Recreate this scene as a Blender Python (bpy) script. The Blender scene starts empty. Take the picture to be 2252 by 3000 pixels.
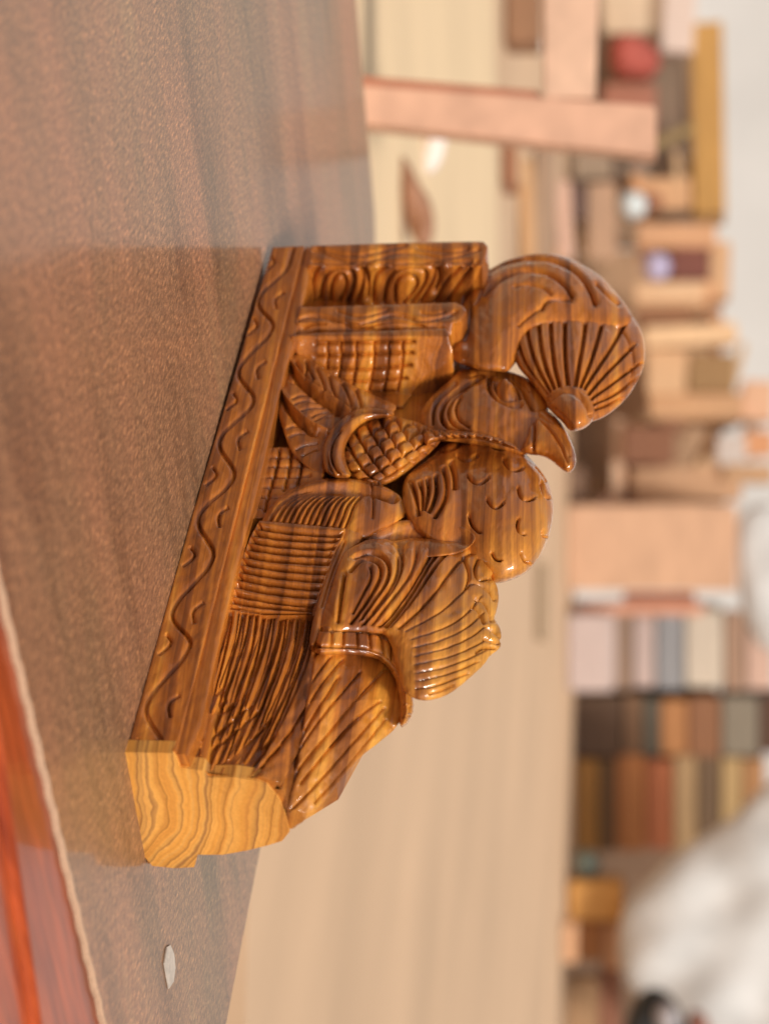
import bpy, math, random
import numpy as np
from mathutils import Vector, Matrix

random.seed(5)
rng = np.random.default_rng(5)
sc = bpy.context.scene
R = math.radians

# ------------------------------------------------------------------ camera
# world: metres.  X runs along the carving (towards its cut end), Y away from
# its near side, Z up; the table top is z = 0.  The photograph is a landscape
# picture turned on its side, so the camera is rolled by 90 degrees.
FPX, CU, CV = 6800.6, 1500.0, 1126.0        # focal length / centre in photograph pixels (upright)
TH = math.atan((CV - 271.3) / FPX)
YA = R(180 - 36.6)
FH = np.array([math.cos(YA), math.sin(YA), 0.0])
RT = np.array([FH[1], -FH[0], 0.0])
F3 = FH * math.cos(TH) + np.array([0, 0, -math.sin(TH)])
UP = FH * math.sin(TH) + np.array([0, 0, math.cos(TH)])

def ray(px, py):
    px = np.asarray(px, float); py = np.asarray(py, float)
    return F3 + np.multiply.outer((py - CU) / FPX, RT) - np.multiply.outer((2252 - px - CV) / FPX, UP)

CAM = np.array([360.0, 0, 0]) - 843 * ray(369, 2205)      # millimetres
cam_d = bpy.data.cameras.new('camera')
cam = bpy.data.objects.new('camera', cam_d)
sc.collection.objects.link(cam)
sc.camera = cam
cam_d.sensor_fit = 'VERTICAL'
cam_d.sensor_width = 36; cam_d.sensor_height = 36
cam_d.lens = FPX / 3000 * 36
# rolled: picture right = world up, picture up = world left
M = Matrix(((UP[0], -RT[0], -F3[0]), (UP[1], -RT[1], -F3[1]), (UP[2], -RT[2], -F3[2])))
cam.matrix_world = Matrix.Translation(Vector(CAM / 1000)) @ M.to_4x4()
cam_d.clip_start = 0.02; cam_d.clip_end = 500
cam_d.dof.use_dof = True
cam_d.dof.focus_distance = 0.94
cam_d.dof.aperture_fstop = 8.8
cam_d.dof.aperture_blades = 0

# ------------------------------------------------------------------ world, sun, exposure
w = bpy.data.worlds.new("World"); sc.world = w; w.use_nodes = True
nt = w.node_tree
bg = nt.nodes['Background']
sky = nt.nodes.new('ShaderNodeTexSky')
sky.sky_type = 'NISHITA'; sky.sun_disc = False
SUN_EL, SUN_AZ = 48.0, -20.0      # azimuth measured from +X towards +Y
sky.sun_elevation = R(SUN_EL); sky.sun_rotation = R(90 - SUN_AZ)
sky.air_density = 1.0; sky.dust_density = 4.0; sky.ozone_density = 1.0
hs = nt.nodes.new('ShaderNodeHueSaturation'); hs.inputs['Saturation'].default_value = .2   # hazy, almost colourless sky
nt.links.new(sky.outputs[0], hs.inputs['Color']); nt.links.new(hs.outputs[0], bg.inputs[0]); bg.inputs[1].default_value = 0.09
sl = bpy.data.lights.new('sun', 'SUN'); sun = bpy.data.objects.new('sun', sl)
sc.collection.objects.link(sun)
sl.energy = 2.7; sl.angle = R(10); sl.color = (1.0, 0.95, 0.88)
sd = Vector((math.cos(R(SUN_EL)) * math.cos(R(SUN_AZ)), math.cos(R(SUN_EL)) * math.sin(R(SUN_AZ)), math.sin(R(SUN_EL))))
sun.rotation_euler = sd.to_track_quat('Z', 'Y').to_euler()
sc.view_settings.view_transform = 'Standard'; sc.view_settings.look = 'None'
sc.view_settings.exposure = 0.02; sc.view_settings.gamma = 1
sc.cycles.max_bounces = 6

# ------------------------------------------------------------------ helpers
def onY(px, py, Y):
    d = ray(px, py); t = (Y - CAM[1]) / d[..., 1]
    return CAM + d * np.asarray(t)[..., None]
def onX(px, py, X):
    d = ray(px, py); t = (X - CAM[0]) / d[..., 0]
    return CAM + d * np.asarray(t)[..., None]
def onZ(px, py, Z):
    d = ray(px, py); t = (Z - CAM[2]) / d[..., 2]
    return CAM + d * np.asarray(t)[..., None]
def proj(p):
    q = np.asarray(p, float) - CAM; w_ = q @ F3
    return 2252 - (CV - FPX * (q @ UP) / w_), CU + FPX * (q @ RT) / w_

CR = {'A': (700, 650, .4518), 'B': (1250, 700, .4217), 'C': (650, 1300, .512),
      'D': (350, 1750, .5422), 'E': (1200, 1200, .3012), 'F': (350, 1400, .3843), 'S': (0, 0, 1.3566), '1': (0, 0, 1)}
def tr(k, pts):
    ox, oy, s = CR[k]
    a = np.array(pts, float); return np.stack([ox + a[:, 0] * s, oy + a[:, 1] * s], 1)

def smooth(P, closed=False, it=2):
    P = np.asarray(P, float)
    for _ in range(it):
        if closed: Q = np.roll(P, -1, 0)
        else: Q = P[1:]; 
        Pm = P if closed else P[:-1]
        N = np.empty((2 * len(Pm), 2)); N[0::2] = .75 * Pm + .25 * Q; N[1::2] = .25 * Pm + .75 * Q
        P = N if closed else np.vstack([P[:1], N, P[-1:]])
    return P

def seg_dist(X, Y, P, closed=False):
    """distance to a polyline, side (+ left / - right), nearest point"""
    x = X.ravel(); y = Y.ravel()
    best = np.full(x.shape, 1e18); side = np.zeros(x.shape); nx = np.zeros(x.shape); ny = np.zeros(x.shape); par = np.zeros(x.shape)
    n = len(P) if closed else len(P) - 1
    for i in range(n):
        ax, ay = P[i]; bx, by = P[(i + 1) % len(P)]
        dx, dy = bx - ax, by - ay; l2 = dx * dx + dy * dy + 1e-12
        t = np.clip(((x - ax) * dx + (y - ay) * dy) / l2, 0, 1)
        cx = ax + t * dx; cy = ay + t * dy
        d = (x - cx) ** 2 + (y - cy) ** 2
        m = d < best
        best[m] = d[m]; nx[m] = cx[m]; ny[m] = cy[m]
        side[m] = np.sign(dx * (y[m] - ay) - dy * (x[m] - ax)); par[m] = (i + t[m]) / n
    s = X.shape
    return np.sqrt(best).reshape(s), side.reshape(s), nx.reshape(s), ny.reshape(s), par.reshape(s)

def inside(X, Y, P):
    r = np.zeros(X.shape, bool); n = len(P)
    for i in range(n):
        ax, ay = P[i]; bx, by = P[(i + 1) % n]
        if ay == by: continue
        c = ((ay > Y) != (by > Y)) & (X < (bx - ax) * (Y - ay) / (by - ay) + ax)
        r ^= c
    return r

def make_mesh(name, verts, faces, mat, parent=None, smooth_sh=True):
    me = bpy.data.meshes.new(name)
    verts = np.asarray(verts, np.float32); faces = np.asarray(faces, np.int32)
    me.vertices.add(len(verts)); me.vertices.foreach_set('co', verts.ravel())
    k = faces.shape[1]
    me.loops.add(faces.size); me.loops.foreach_set('vertex_index', faces.ravel())
    me.polygons.add(len(faces)); me.polygons.foreach_set('loop_start', np.arange(0, faces.size, k, dtype=np.int32))
    me.polygons.foreach_set('loop_total', np.full(len(faces), k, dtype=np.int32))
    me.update(calc_edges=True); me.validate()
    if smooth_sh: me.polygons.foreach_set('use_smooth', np.ones(len(me.polygons), bool))
    me.materials.append(mat)
    o = bpy.data.objects.new(name, me); sc.collection.objects.link(o)
    if parent: o.parent = parent
    return o

# ------------------------------------------------------------------ node helpers
def new_mat(name):
    m = bpy.data.materials.new(name); m.use_nodes = True
    return m, m.node_tree, m.node_tree.nodes['Principled BSDF']
def N(nt, t, **kw):
    n = nt.nodes.new(t)
    for k, v in kw.items():
        if k.startswith('i_'):
            key = k[2:]; key = int(key) if key.isdigit() else key.replace('_', ' ')
            n.inputs[key].default_value = v
        else: setattr(n, k, v)
    return n
def ramp(nt, stops):
    n = nt.nodes.new('ShaderNodeValToRGB'); e = n.color_ramp.elements
    while len(e) < len(stops): e.new(0.5)
    for i, (p, c) in enumerate(stops):
        e[i].position = p; e[i].color = (*c, 1) if len(c) == 3 else c
    return n
def mapping(nt, scale, loc=(0, 0, 0), rot=(0, 0, 0), space='Object'):
    tc = nt.nodes.new('ShaderNodeTexCoord'); m = nt.nodes.new('ShaderNodeMapping')
    m.inputs['Scale'].default_value = scale; m.inputs['Location'].default_value = loc; m.inputs['Rotation'].default_value = rot
    nt.links.new(tc.outputs[space], m.inputs[0]); return m
def mixc(nt, fac, a, b, mode='MIX'):
    n = nt.nodes.new('ShaderNodeMix'); n.data_type = 'RGBA'; n.blend_type = mode
    L = nt.links
    for sock, v in ((n.inputs[0], fac), (n.inputs[6], a), (n.inputs[7], b)):
        if isinstance(v, bpy.types.NodeSocket): L.new(v, sock)
        elif isinstance(v, (int, float)): sock.default_value = v
        else: sock.default_value = (*v, 1)
    return n.outputs[2]
def math_n(nt, op, a, b=None, c=None):
    n = nt.nodes.new('ShaderNodeMath'); n.operation = op
    for i, v in enumerate((a, b, c)):
        if v is None: continue
        if isinstance(v, bpy.types.NodeSocket): nt.links.new(v, n.inputs[i])
        else: n.inputs[i].default_value = v
    return n.outputs[0]

def teak(name, end=False):
    """solid figured wood: rings round an axis along X, fibres along X"""
    m, nt, b = new_mat(name); L = nt.links
    # warp
    mp = mapping(nt, (2.0, 14, 14)) if not end else mapping(nt, (2.0, 16, 16))
    wn = N(nt, 'ShaderNodeTexNoise', i_Scale=1.0, i_Detail=3.0, i_Roughness=.55); L.new(mp.outputs[0], wn.inputs['Vector'])
    mp0 = mapping(nt, (1, 1, 1), loc=(0.18, 0.027, 0))
    sep = N(nt, 'ShaderNodeSeparateXYZ'); L.new(mp0.outputs[0], sep.inputs[0])
    cy, cz = 0.0, -0.09
    y = math_n(nt, 'SUBTRACT', sep.outputs[1], cy); z = math_n(nt, 'SUBTRACT', sep.outputs[2], cz)
    # the log leans a little along its length
    z = math_n(nt, 'MULTIPLY_ADD', sep.outputs[0], -0.05, z)
    r = math_n(nt, 'SQRT', math_n(nt, 'ADD', math_n(nt, 'MULTIPLY', y, y), math_n(nt, 'MULTIPLY', z, z)))
    warp = math_n(nt, 'MULTIPLY', math_n(nt, 'SUBTRACT', wn.outputs[0], .5), 0.022)
    r = math_n(nt, 'ADD', r, warp)
    mw = mapping(nt, (7, 75, 75)); w2 = N(nt, 'ShaderNodeTexNoise', i_Scale=1.0, i_Detail=2.0); L.new(mw.outputs[0], w2.inputs['Vector'])
    r = math_n(nt, 'ADD', r, math_n(nt, 'MULTIPLY', math_n(nt, 'SUBTRACT', w2.outputs[0], .5), 0.0045))
    # irregular ring widths
    n1 = N(nt, 'ShaderNodeTexNoise', noise_dimensions='1D', i_Scale=95.0, i_Detail=4.0, i_Roughness=.62); L.new(r, n1.inputs['W'])
    n2 = N(nt, 'ShaderNodeTexNoise', noise_dimensions='1D', i_Scale=260.0, i_Detail=2.0); L.new(r, n2.inputs['W'])
    n3 = N(nt, 'ShaderNodeTexNoise', noise_dimensions='1D', i_Scale=28.0, i_Detail=1.0); L.new(r, n3.inputs['W'])
    # fine fibres
    mf = mapping(nt, (28, 900, 900)); fb = N(nt, 'ShaderNodeTexNoise', i_Scale=1.0, i_Detail=2.0); L.new(mf.outputs[0], fb.inputs['Vector'])
    mb = mapping(nt, (9, 22, 22)); bl = N(nt, 'ShaderNodeTexNoise', i_Scale=1.0, i_Detail=3.0); L.new(mb.outputs[0], bl.inputs['Vector'])
    ph = math_n(nt, 'ADD', math_n(nt, 'MULTIPLY', r, 150.0), math_n(nt, 'MULTIPLY', n3.outputs[0], 5.0))
    saw = math_n(nt, 'FRACT', ph); line = math_n(nt, 'POWER', saw, 7.0)
    line = math_n(nt, 'MULTIPLY', line, math_n(nt, 'MULTIPLY', n1.outputs[0], 1.5))
    if end:
        base = ramp(nt, [(.2, (.56, .21, .040)), (.45, (.76, .33, .060)), (.62, (.84, .42, .10)), (.8, (.66, .28, .06))])
        L.new(n1.outputs[0], base.inputs[0])
        dark = ramp(nt, [(.0, (0, 0, 0)), (.56, (0, 0, 0)), (.64, (1, 1, 1)), (.66, (.2, .2, .2)), (.72, (0, 0, 0))])
        L.new(n1.outputs[0], dark.inputs[0])
        col = mixc(nt, math_n(nt, 'MULTIPLY', dark.outputs[0], .75), base.outputs[0], (.20, .07, .03))
        col = mixc(nt, math_n(nt, 'MULTIPLY', line, 1.0), col, (.16, .05, .02))
        saw2 = math_n(nt, 'POWER', math_n(nt, 'FRACT', math_n(nt, 'MULTIPLY', ph, 3.3)), 5.0); col = mixc(nt, math_n(nt, 'MULTIPLY', saw2, .4), col, (.42, .16, .05))
    else:
        base = ramp(nt, [(.28, (.060, .017, .006)), (.40, (.28, .076, .012)), (.52, (.54, .165, .021)), (.68, (.78, .30, .038))])
        t = math_n(nt, 'ADD', math_n(nt, 'MULTIPLY', n1.outputs[0], .75), math_n(nt, 'MULTIPLY', n3.outputs[0], .25))
        L.new(t, base.inputs[0])
        d2 = ramp(nt, [(.56, (0, 0, 0)), (.66, (1, 1, 1))]); L.new(n2.outputs[0], d2.inputs[0])
        col = mixc(nt, math_n(nt, 'MULTIPLY', d2.outputs[0], .25), base.outputs[0], (.12, .035, .012))
        # paler sapwood in the outer, lower part of the log
        sx = math_n(nt, 'ADD', math_n(nt, 'MULTIPLY', sep.outputs[0], 5.0), math_n(nt, 'MULTIPLY', sep.outputs[1], 8.0))
        sx = math_n(nt, 'ADD', sx, math_n(nt, 'MULTIPLY', sep.outputs[2], 8.0))
        sx = math_n(nt, 'ADD', sx, math_n(nt, 'MULTIPLY', bl.outputs[0], 1.2))
        sr = N(nt, 'ShaderNodeMapRange', i_1=2.7, i_2=3.6); L.new(sx, sr.inputs[0])
        pal = ramp(nt, [(.30, (.42, .14, .022)), (.45, (.74, .34, .05)), (.7, (.84, .46, .075))]); L.new(n1.outputs[0], pal.inputs[0])
        col = mixc(nt, math_n(nt, 'MULTIPLY', sr.outputs[0], .85), col, pal.outputs[0])
    if not end: col = mixc(nt, math_n(nt, 'MULTIPLY', line, .3), col, (.12, .032, .010))
    fr = ramp(nt, [(.3, (.72, .72, .72)), (.7, (1.15, 1.15, 1.15))]); L.new(fb.outputs[0], fr.inputs[0])
    col = mixc(nt, .25 if end else .5, col, fr.outputs[0], 'MULTIPLY')
    br = ramp(nt, [(.3, (.82, .80, .78)), (.7, (1.12, 1.12, 1.12))]); L.new(bl.outputs[0], br.inputs[0])
    col = mixc(nt, .8, col, br.outputs[0], 'MULTIPLY')
    L.new(col, b.inputs['Base Color'])
    b.inputs['Roughness'].default_value = .42 if not end else .5
    b.inputs['Specular IOR Level'].default_value = .2
    b.inputs['Coat Weight'].default_value = .9 if not end else .15
    b.inputs['Coat Roughness'].default_value = .055 if not end else .3
    # brush marks and pores in the varnish
    mv = mapping(nt, (170, 420, 420)); v1 = N(nt, 'ShaderNodeTexNoise', i_Scale=1.0, i_Detail=3.0); L.new(mv.outputs[0], v1.inputs['Vector'])
    mg = mapping(nt, (60, 95, 95)); v2 = N(nt, 'ShaderNodeTexNoise', i_Scale=1.0, i_Detail=2.0); L.new(mg.outputs[0], v2.inputs['Vector'])
    h = math_n(nt, 'ADD', math_n(nt, 'MULTIPLY', v1.outputs[0], .35), math_n(nt, 'MULTIPLY', v2.outputs[0], 1.0))
    bp = N(nt, 'ShaderNodeBump', i_Strength=.75, i_Distance=.0009); L.new(h, bp.inputs['Height'])
    L.new(bp.outputs[0], b.inputs['Normal']); L.new(bp.outputs[0], b.inputs['Coat Normal'])
    return m

def plain(name, col, rough=.6, var=.25, scale=(12, 12, 12), stretch=None, metal=0, coat=0):
    m, nt, b = new_mat(name); L = nt.links
    mp = mapping(nt, stretch or scale); n = N(nt, 'ShaderNodeTexNoise', i_Scale=1.0, i_Detail=5.0, i_Roughness=.6); L.new(mp.outputs[0], n.inputs['Vector'])
    r = ramp(nt, [(.3, tuple(c * (1 - var) for c in col)), (.7, tuple(min(1, c * (1 + var)) for c in col))]); L.new(n.outputs[0], r.inputs[0])
    L.new(r.outputs[0], b.inputs['Base Color']); b.inputs['Roughness'].default_value = rough
    b.inputs['Metallic'].default_value = metal; b.inputs['Coat Weight'].default_value = coat
    bp = N(nt, 'ShaderNodeBump', i_Strength=.2, i_Distance=.002); L.new(n.outputs[0], bp.inputs['Height']); L.new(bp.outputs[0], b.inputs['Normal'])
    return m

TEAK = teak('varnished_teak'); ENDG = teak('cut_end_grain', end=True)

# ------------------------------------------------------------------ the carving
ORG = np.array([180.0, 27.0, 0.0])
root = bpy.data.objects.new('bird_bracket', None); sc.collection.objects.link(root)
root.location = (ORG[0] / 1000, ORG[1] / 1000, 0)
root['label'] = 'varnished brown wooden bracket carved as a crested bird, standing on the brown tabletop'
root['category'] = 'wood carving'

def G(kind, pts, w, d, crop='1', it=2, fade=False):
    """a carved line: kind v (gouge), l / r (cut step on one side), b (raised bead)"""
    P = tr(crop, pts)
    if it and len(P) > 2: P = smooth(P, it=it)
    if kind == 'v': w, d = w * .62, d * 1.55
    elif kind in 'lr': w, d = w * .68, d * 1.3
    return (kind, P, w, d, fade)

def prof(d, Rr, p=2.0):
    q = 1 - np.clip(d / Rr, 0, 1)
    return (1 - q ** p) ** (1 / p)

def sculpt(name, outline, depth, puff=4, rad=60, grooves=(), field=None, step=2.0, back=8, p=2.0, parent=root, mat=TEAK, straight=False, bumps=.35):
    """Carve one part.  outline: closed curve; depth(px,py): the distance Y (mm) of the ungouged face;
    puff / rad: how far and how roundly the face swells; grooves: gouged lines; back: thickness."""
    P = np.asarray(outline, float)
    x0, y0 = P.min(0) - step; x1, y1 = P.max(0) + step
    xs = np.arange(x0, x1 + step, step); ys = np.arange(y0, y1 + step, step)
    X, Y = np.meshgrid(xs, ys, indexing='ij')
    ins = inside(X, Y, P)
    dist, _, nx, ny, _ = seg_dist(X, Y, P, True)
    near = (~ins) & (dist < step * 1.0)
    X = np.where(near, nx, X); Y = np.where(near, ny, Y); dist = np.where(near, 0, dist)
    ok = ins | near
    dY = depth(X, Y) if callable(depth) else np.full(X.shape, float(depth))
    S = onY(X, Y, dY)
    vd = ray(X, Y); vd = vd / np.linalg.norm(vd, axis=-1, keepdims=True)
    pf = inflate(X, Y, P, dist) if rad >= 60 else prof(dist, rad, p)
    T = S - vd * (puff * pf)[..., None]
    # carve along the normal
    disp = np.zeros(X.shape)
    for kind, Q, w_, d_, fade in grooves:
        bx0, by0 = Q.min(0) - 5 * w_; bx1, by1 = Q.max(0) + 5 * w_
        I = np.where((xs >= bx0) & (xs <= bx1))[0]; J = np.where((ys >= by0) & (ys <= by1))[0]
        if len(I) == 0 or len(J) == 0: continue
        s_ = np.s_[I[0]:I[-1] + 1, J[0]:J[-1] + 1]
        dd, sd_, _, _, par = seg_dist(X[s_], Y[s_], Q)
        if kind == 'v': g = -d_ * np.exp(-(dd / w_) ** 1.3)
        elif kind == 'b': g = d_ * np.exp(-(dd / w_) ** 2)
        else:
            sg = 1 if kind == 'l' else -1
            s = sd_ * sg
            g = np.where(s > 0, -d_ * np.exp(-(dd / (w_ * 1.25)) ** 1.2), -d_ * np.exp(-(dd / 2.6) ** 2))
        if fade: g = g * np.clip(np.minimum(par, 1 - par) * 8, 0, 1)
        disp[s_] += g
    if field is not None: disp += field(X, Y)
    # hand-tool unevenness
    if bumps:
        q = X * .031 + Y * .017; r_ = Y * .041 - X * .013
        disp += bumps * .45 * (np.sin(q * 2.1 + 1.3 * np.sin(r_)) * np.sin(r_ * 1.7 + .8 * np.sin(q * 1.4))) + bumps * .30 * np.abs(np.sin(X * .075 + 2 * np.sin(Y * .037) + .8 * np.sin(X * .021))) * np.abs(np.sin(Y * .068 + 1.6 * np.sin(X * .043))) + bumps * .12 * np.sin(X * .16 + 2 * np.sin(Y * .061))
    disp *= np.clip(dist / (2 * step), 0, 1)
    ax = np.gradient(T, axis=0); ay = np.gradient(T, axis=1)
    n = np.cross(ax, ay); ln = np.linalg.norm(n, axis=-1, keepdims=True); n = n / np.where(ln == 0, 1, ln)
    flip = np.sum(n * vd, -1) > 0; n[flip] *= -1
    T = T + n * disp[..., None]
    T[..., 0] = np.minimum(T[..., 0], 359.4 + 0 * T[..., 0]); T[..., 2] = np.maximum(T[..., 2], 0.15)
    # back face, coarser relief: same outline, swelling away
    if straight: B = S.copy(); B[..., 0] = np.minimum(B[..., 0], 359.4); B[..., 1] += back
    else: B = S + vd * (back * (.15 + .85 * pf))[..., None]
    B[..., 0] = np.minimum(B[..., 0], 359.4); B[..., 2] = np.maximum(B[..., 2], 0.15)
    vid = -np.ones(X.shape, int); k = ok.sum(); vid[ok] = np.arange(k)
    a = vid[:-1, :-1]; b = vid[1:, :-1]; c = vid[1:, 1:]; d = vid[:-1, 1:]
    q4 = (a >= 0) & (b >= 0) & (c >= 0) & (d >= 0)
    fq = np.stack([a[q4], b[q4], c[q4], d[q4]], -1)
    tris = []
    for (p_, q_, r_, o_) in ((a, b, c, d), (b, c, d, a), (c, d, a, b), (d, a, b, c)):
        m_ = (p_ >= 0) & (q_ >= 0) & (r_ >= 0) & (o_ < 0)
        tris.append(np.stack([p_[m_], q_[m_], r_[m_]], -1))
    front = np.vstack([fq[:, [0, 1, 2]], fq[:, [0, 2, 3]]] + tris)
    # drop slivers whose vertices coincide
    V = T[ok]; VB = B[ok]
    A_ = np.linalg.norm(np.cross(V[front[:, 1]] - V[front[:, 0]], V[front[:, 2]] - V[front[:, 0]]), axis=1)
    # border edges
    e = np.vstack([front[:, [0, 1]], front[:, [1, 2]], front[:, [2, 0]]])
    key = np.sort(e, 1); _, inv, cnt = np.unique(key, axis=0, return_inverse=True, return_counts=True)
    be = e[cnt[inv.ravel()] == 1]
    # orientation: front faces towards the camera
    f0 = front[len(front) // 2]
    nn = np.cross(V[f0[1]] - V[f0[0]], V[f0[2]] - V[f0[0]])
    if nn @ vd[ok][f0[0]] > 0: front = front[:, ::-1]; be = be[:, ::-1]
    sb = np.vstack([np.stack([be[:, 1], be[:, 0], be[:, 0] + k], -1), np.stack([be[:, 1], be[:, 0] + k, be[:, 1] + k], -1)])
    faces = np.vstack([front, front[:, ::-1] + k, sb])
    verts = (np.vstack([V, VB]) - ORG) / 1000
    o = make_mesh(name, verts, faces, mat, parent)
    o.data.set_sharp_from_angle(angle=R(62)) if hasattr(o.data, 'set_sharp_from_angle') else None
    return o

def inflate(X, Y, P, dist):
    '''membrane height over the outline: round everywhere, without creases'''
    x0, y0 = P.min(0); x1, y1 = P.max(0); n = 72; st = max(x1 - x0, y1 - y0) / n
    xs = np.arange(x0 - st, x1 + 2 * st, st); ys = np.arange(y0 - st, y1 + 2 * st, st)
    A, B = np.meshgrid(xs, ys, indexing='ij'); ins = inside(A, B, P); d = seg_dist(A, B, P, True)[0]
    u = np.zeros(A.shape); wgt = np.where(ins, 1.0, 0.0)
    dc = np.clip(d / st, .05, 1.0)
    for _ in range(1400):
        nb = (np.roll(u, 1, 0) + np.roll(u, -1, 0) + np.roll(u, 1, 1) + np.roll(u, -1, 1)) / 4
        u = (nb + .25) * wgt * np.where(dc < 1, dc / (.5 + .5 * dc), 1)
    rt = np.where(ins, u / np.maximum(d / st, .35), 0)
    for _ in range(6):   # carry the ratio over the rim
        wv = (rt > 0).astype(float)
        sm = sum(np.roll(rt, k, a) for k in (1, -1) for a in (0, 1)); sw = sum(np.roll(wv, k, a) for k in (1, -1) for a in (0, 1))
        rt = np.where(rt > 0, rt, np.where(sw > 0, sm / np.maximum(sw, 1), 0))
    for _ in range(3): rt = (rt * 2 + sum(np.roll(rt, k, a) for k in (1, -1) for a in (0, 1))) / 6
    fx = np.clip((X - xs[0]) / st, 0, len(xs) - 1.001); fy = np.clip((Y - ys[0]) / st, 0, len(ys) - 1.001)
    i = fx.astype(int); j = fy.astype(int); a = fx - i; b = fy - j
    r = rt[i, j] * (1 - a) * (1 - b) + rt[i + 1, j] * a * (1 - b) + rt[i, j + 1] * (1 - a) * b + rt[i + 1, j + 1] * a * b
    U = u[i, j] * (1 - a) * (1 - b) + u[i + 1, j] * a * (1 - b) + u[i, j + 1] * (1 - a) * b + u[i + 1, j + 1] * a * b
    k = np.clip((dist / st - 1.2) / 2.5, 0, 1); k = k * k * (3 - 2 * k)
    h = (r * dist / st) * (1 - k) + U * k; h = h / max(h.max(), 1e-6)
    return np.sqrt(np.clip(h, 0, 1))

def oc(crop, pts, it=2): return smooth(tr(crop, pts), True, it)

def extr_yz(name, prof_pts, x0, x1, mat, parent=root):
    n = len(prof_pts); c = np.mean(prof_pts, 0)
    v = [(x0, y, z) for y, z in prof_pts] + [(x1, y, z) for y, z in prof_pts]
    me = bpy.data.meshes.new(name)
    me.from_pydata([tuple((np.array(p) - ORG) / 1000) for p in v], [], [list(range(n)), list(range(2 * n - 1, n - 1, -1))] + [[i, i + n, (i + 1) % n + n, (i + 1) % n][::1] for i in range(n)])
    import bmesh
    bm = bmesh.new(); bm.from_mesh(me); bmesh.ops.recalc_face_normals(bm, faces=bm.faces)
    bmesh.ops.triangulate(bm, faces=[f for f in bm.faces if len(f.verts) > 4]); bm.to_mesh(me); bm.free()
    me.materials.append(mat); o = bpy.data.objects.new(name, me); sc.collection.objects.link(o); o.parent = parent
    return o
def extr_xz(name, pts, y0, y1, mat, parent=root):
    n = len(pts); v = [(x, y0, z) for x, z in pts] + [(x, y1, z) for x, z in pts]
    import bmesh
    me = bpy.data.meshes.new(name)
    me.from_pydata([tuple((np.array(p) - ORG) / 1000) for p in v], [], [list(range(n)), list(range(2 * n - 1, n - 1, -1))] + [[i, i + n, (i + 1) % n + n, (i + 1) % n] for i in range(n)])
    bm = bmesh.new(); bm.from_mesh(me); bmesh.ops.recalc_face_normals(bm, faces=bm.faces)
    bmesh.ops.triangulate(bm, faces=[f for f in bm.faces if len(f.verts) > 4]); bm.to_mesh(me); bm.free()
    me.materials.append(mat); o = bpy.data.objects.new(name, me); sc.collection.objects.link(o); o.parent = parent
    return o

def ramp_y(c0, c1, y0, y1):
    """depth going from y0 to y1 mm while a line coordinate goes from c0 to c1; c = (px,py) points"""
    c0 = np.array(c0, float); c1 = np.array(c1, float); d = c1 - c0; l2 = d @ d
    return lambda X, Y: y0 + (y1 - y0) * np.clip(((X - c0[0]) * d[0] + (Y - c0[1]) * d[1]) / l2, 0, 1)

# --- base plate with its wave border -------------------------------------
def PX(x, z, y=0.0): return proj((x, y, z))
ztop = 18.6
base_out = [PX(x, 3.0 * max(0, 1 - x / 230)) for x in np.linspace(-3, 359.5, 24)] + [PX(359.5, ztop)] + [PX(x, ztop) for x in np.linspace(359.5, -4, 24)[1:]]
ext = [(722, 1), (772, 1), (880, 0), (957, 1), (1084, 0), (1175, 1), (1290, 0), (1395, 1), (1515, 0), (1631, 1), (1796, 0), (1888, 1), (2069, 0), (2199, 1)]
def strip_px(py, f):
    # point of the strip at picture row py and height fraction f
    a = np.array(PX(0, 0)); b = np.array(PX(360, 0)); c = np.array(PX(0, ztop)); d = np.array(PX(360, ztop))
    t = (py - a[1]) / (b[1] - a[1]); lo = a + (b - a) * t
    t = (py - c[1]) / (d[1] - c[1]); hi = c + (d - c) * t
    return lo[0] + (hi[0] - lo[0]) * f
wave = []
for i in range(len(ext) - 1):
    (p0, s0), (p1, s1) = ext[i], ext[i + 1]
    for t in np.linspace(0, 1, 9)[:-1]:
        py = p0 + (p1 - p0) * t; sgm = (1 - math.cos(math.pi * t)) / 2
        f0 = .74 if s0 else .18; f1 = .74 if s1 else .18
        wave.append((strip_px(py, f0 + (f1 - f0) * sgm), py))
wave.append((strip_px(2202, .70), 2202))
gb = [G('l', wave, 9, 1.7, it=1)]
for i, (py, s) in enumerate(ext[1:], 1):
    half = 34 * (.7 + .35 * i / 14)
    if s: pts = [(strip_px(py - half, .14), py - half), (strip_px(py - 4, .36), py - 4), (strip_px(py + half * .9, .10), py + half * .9)]
    else: pts = [(strip_px(py - half, .78), py - half), (strip_px(py - half * .3, .56), py - half * .3), (strip_px(py + half, .70), py + half)]
    gb.append(G('v', pts, 6, 1.1, it=3, fade=True))
sculpt('base_plate', base_out, 0, puff=.8, rad=7, grooves=gb, back=57, straight=True, bumps=.3)

# --- moulding bar above the base plate ------------------------------------
mo_l = [(896, 722), (830, 966), (776, 1160), (716, 1390), (640, 1670), (585, 1890), (497, 2205)]
mo_r = [(545, 2238), (592, 2130), (640, 1905), (690, 1690), (765, 1400), (818, 1160), (872, 966), (925, 725)]
sculpt('moulding', np.array(mo_l + mo_r), 2.4, puff=2.2, rad=22, back=40, straight=True, bumps=.2,
       grooves=[G('v', [(880, 966), (822, 1180), (766, 1420), (700, 1690), (655, 1890), (600, 2130)], 6, .8)])

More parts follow.
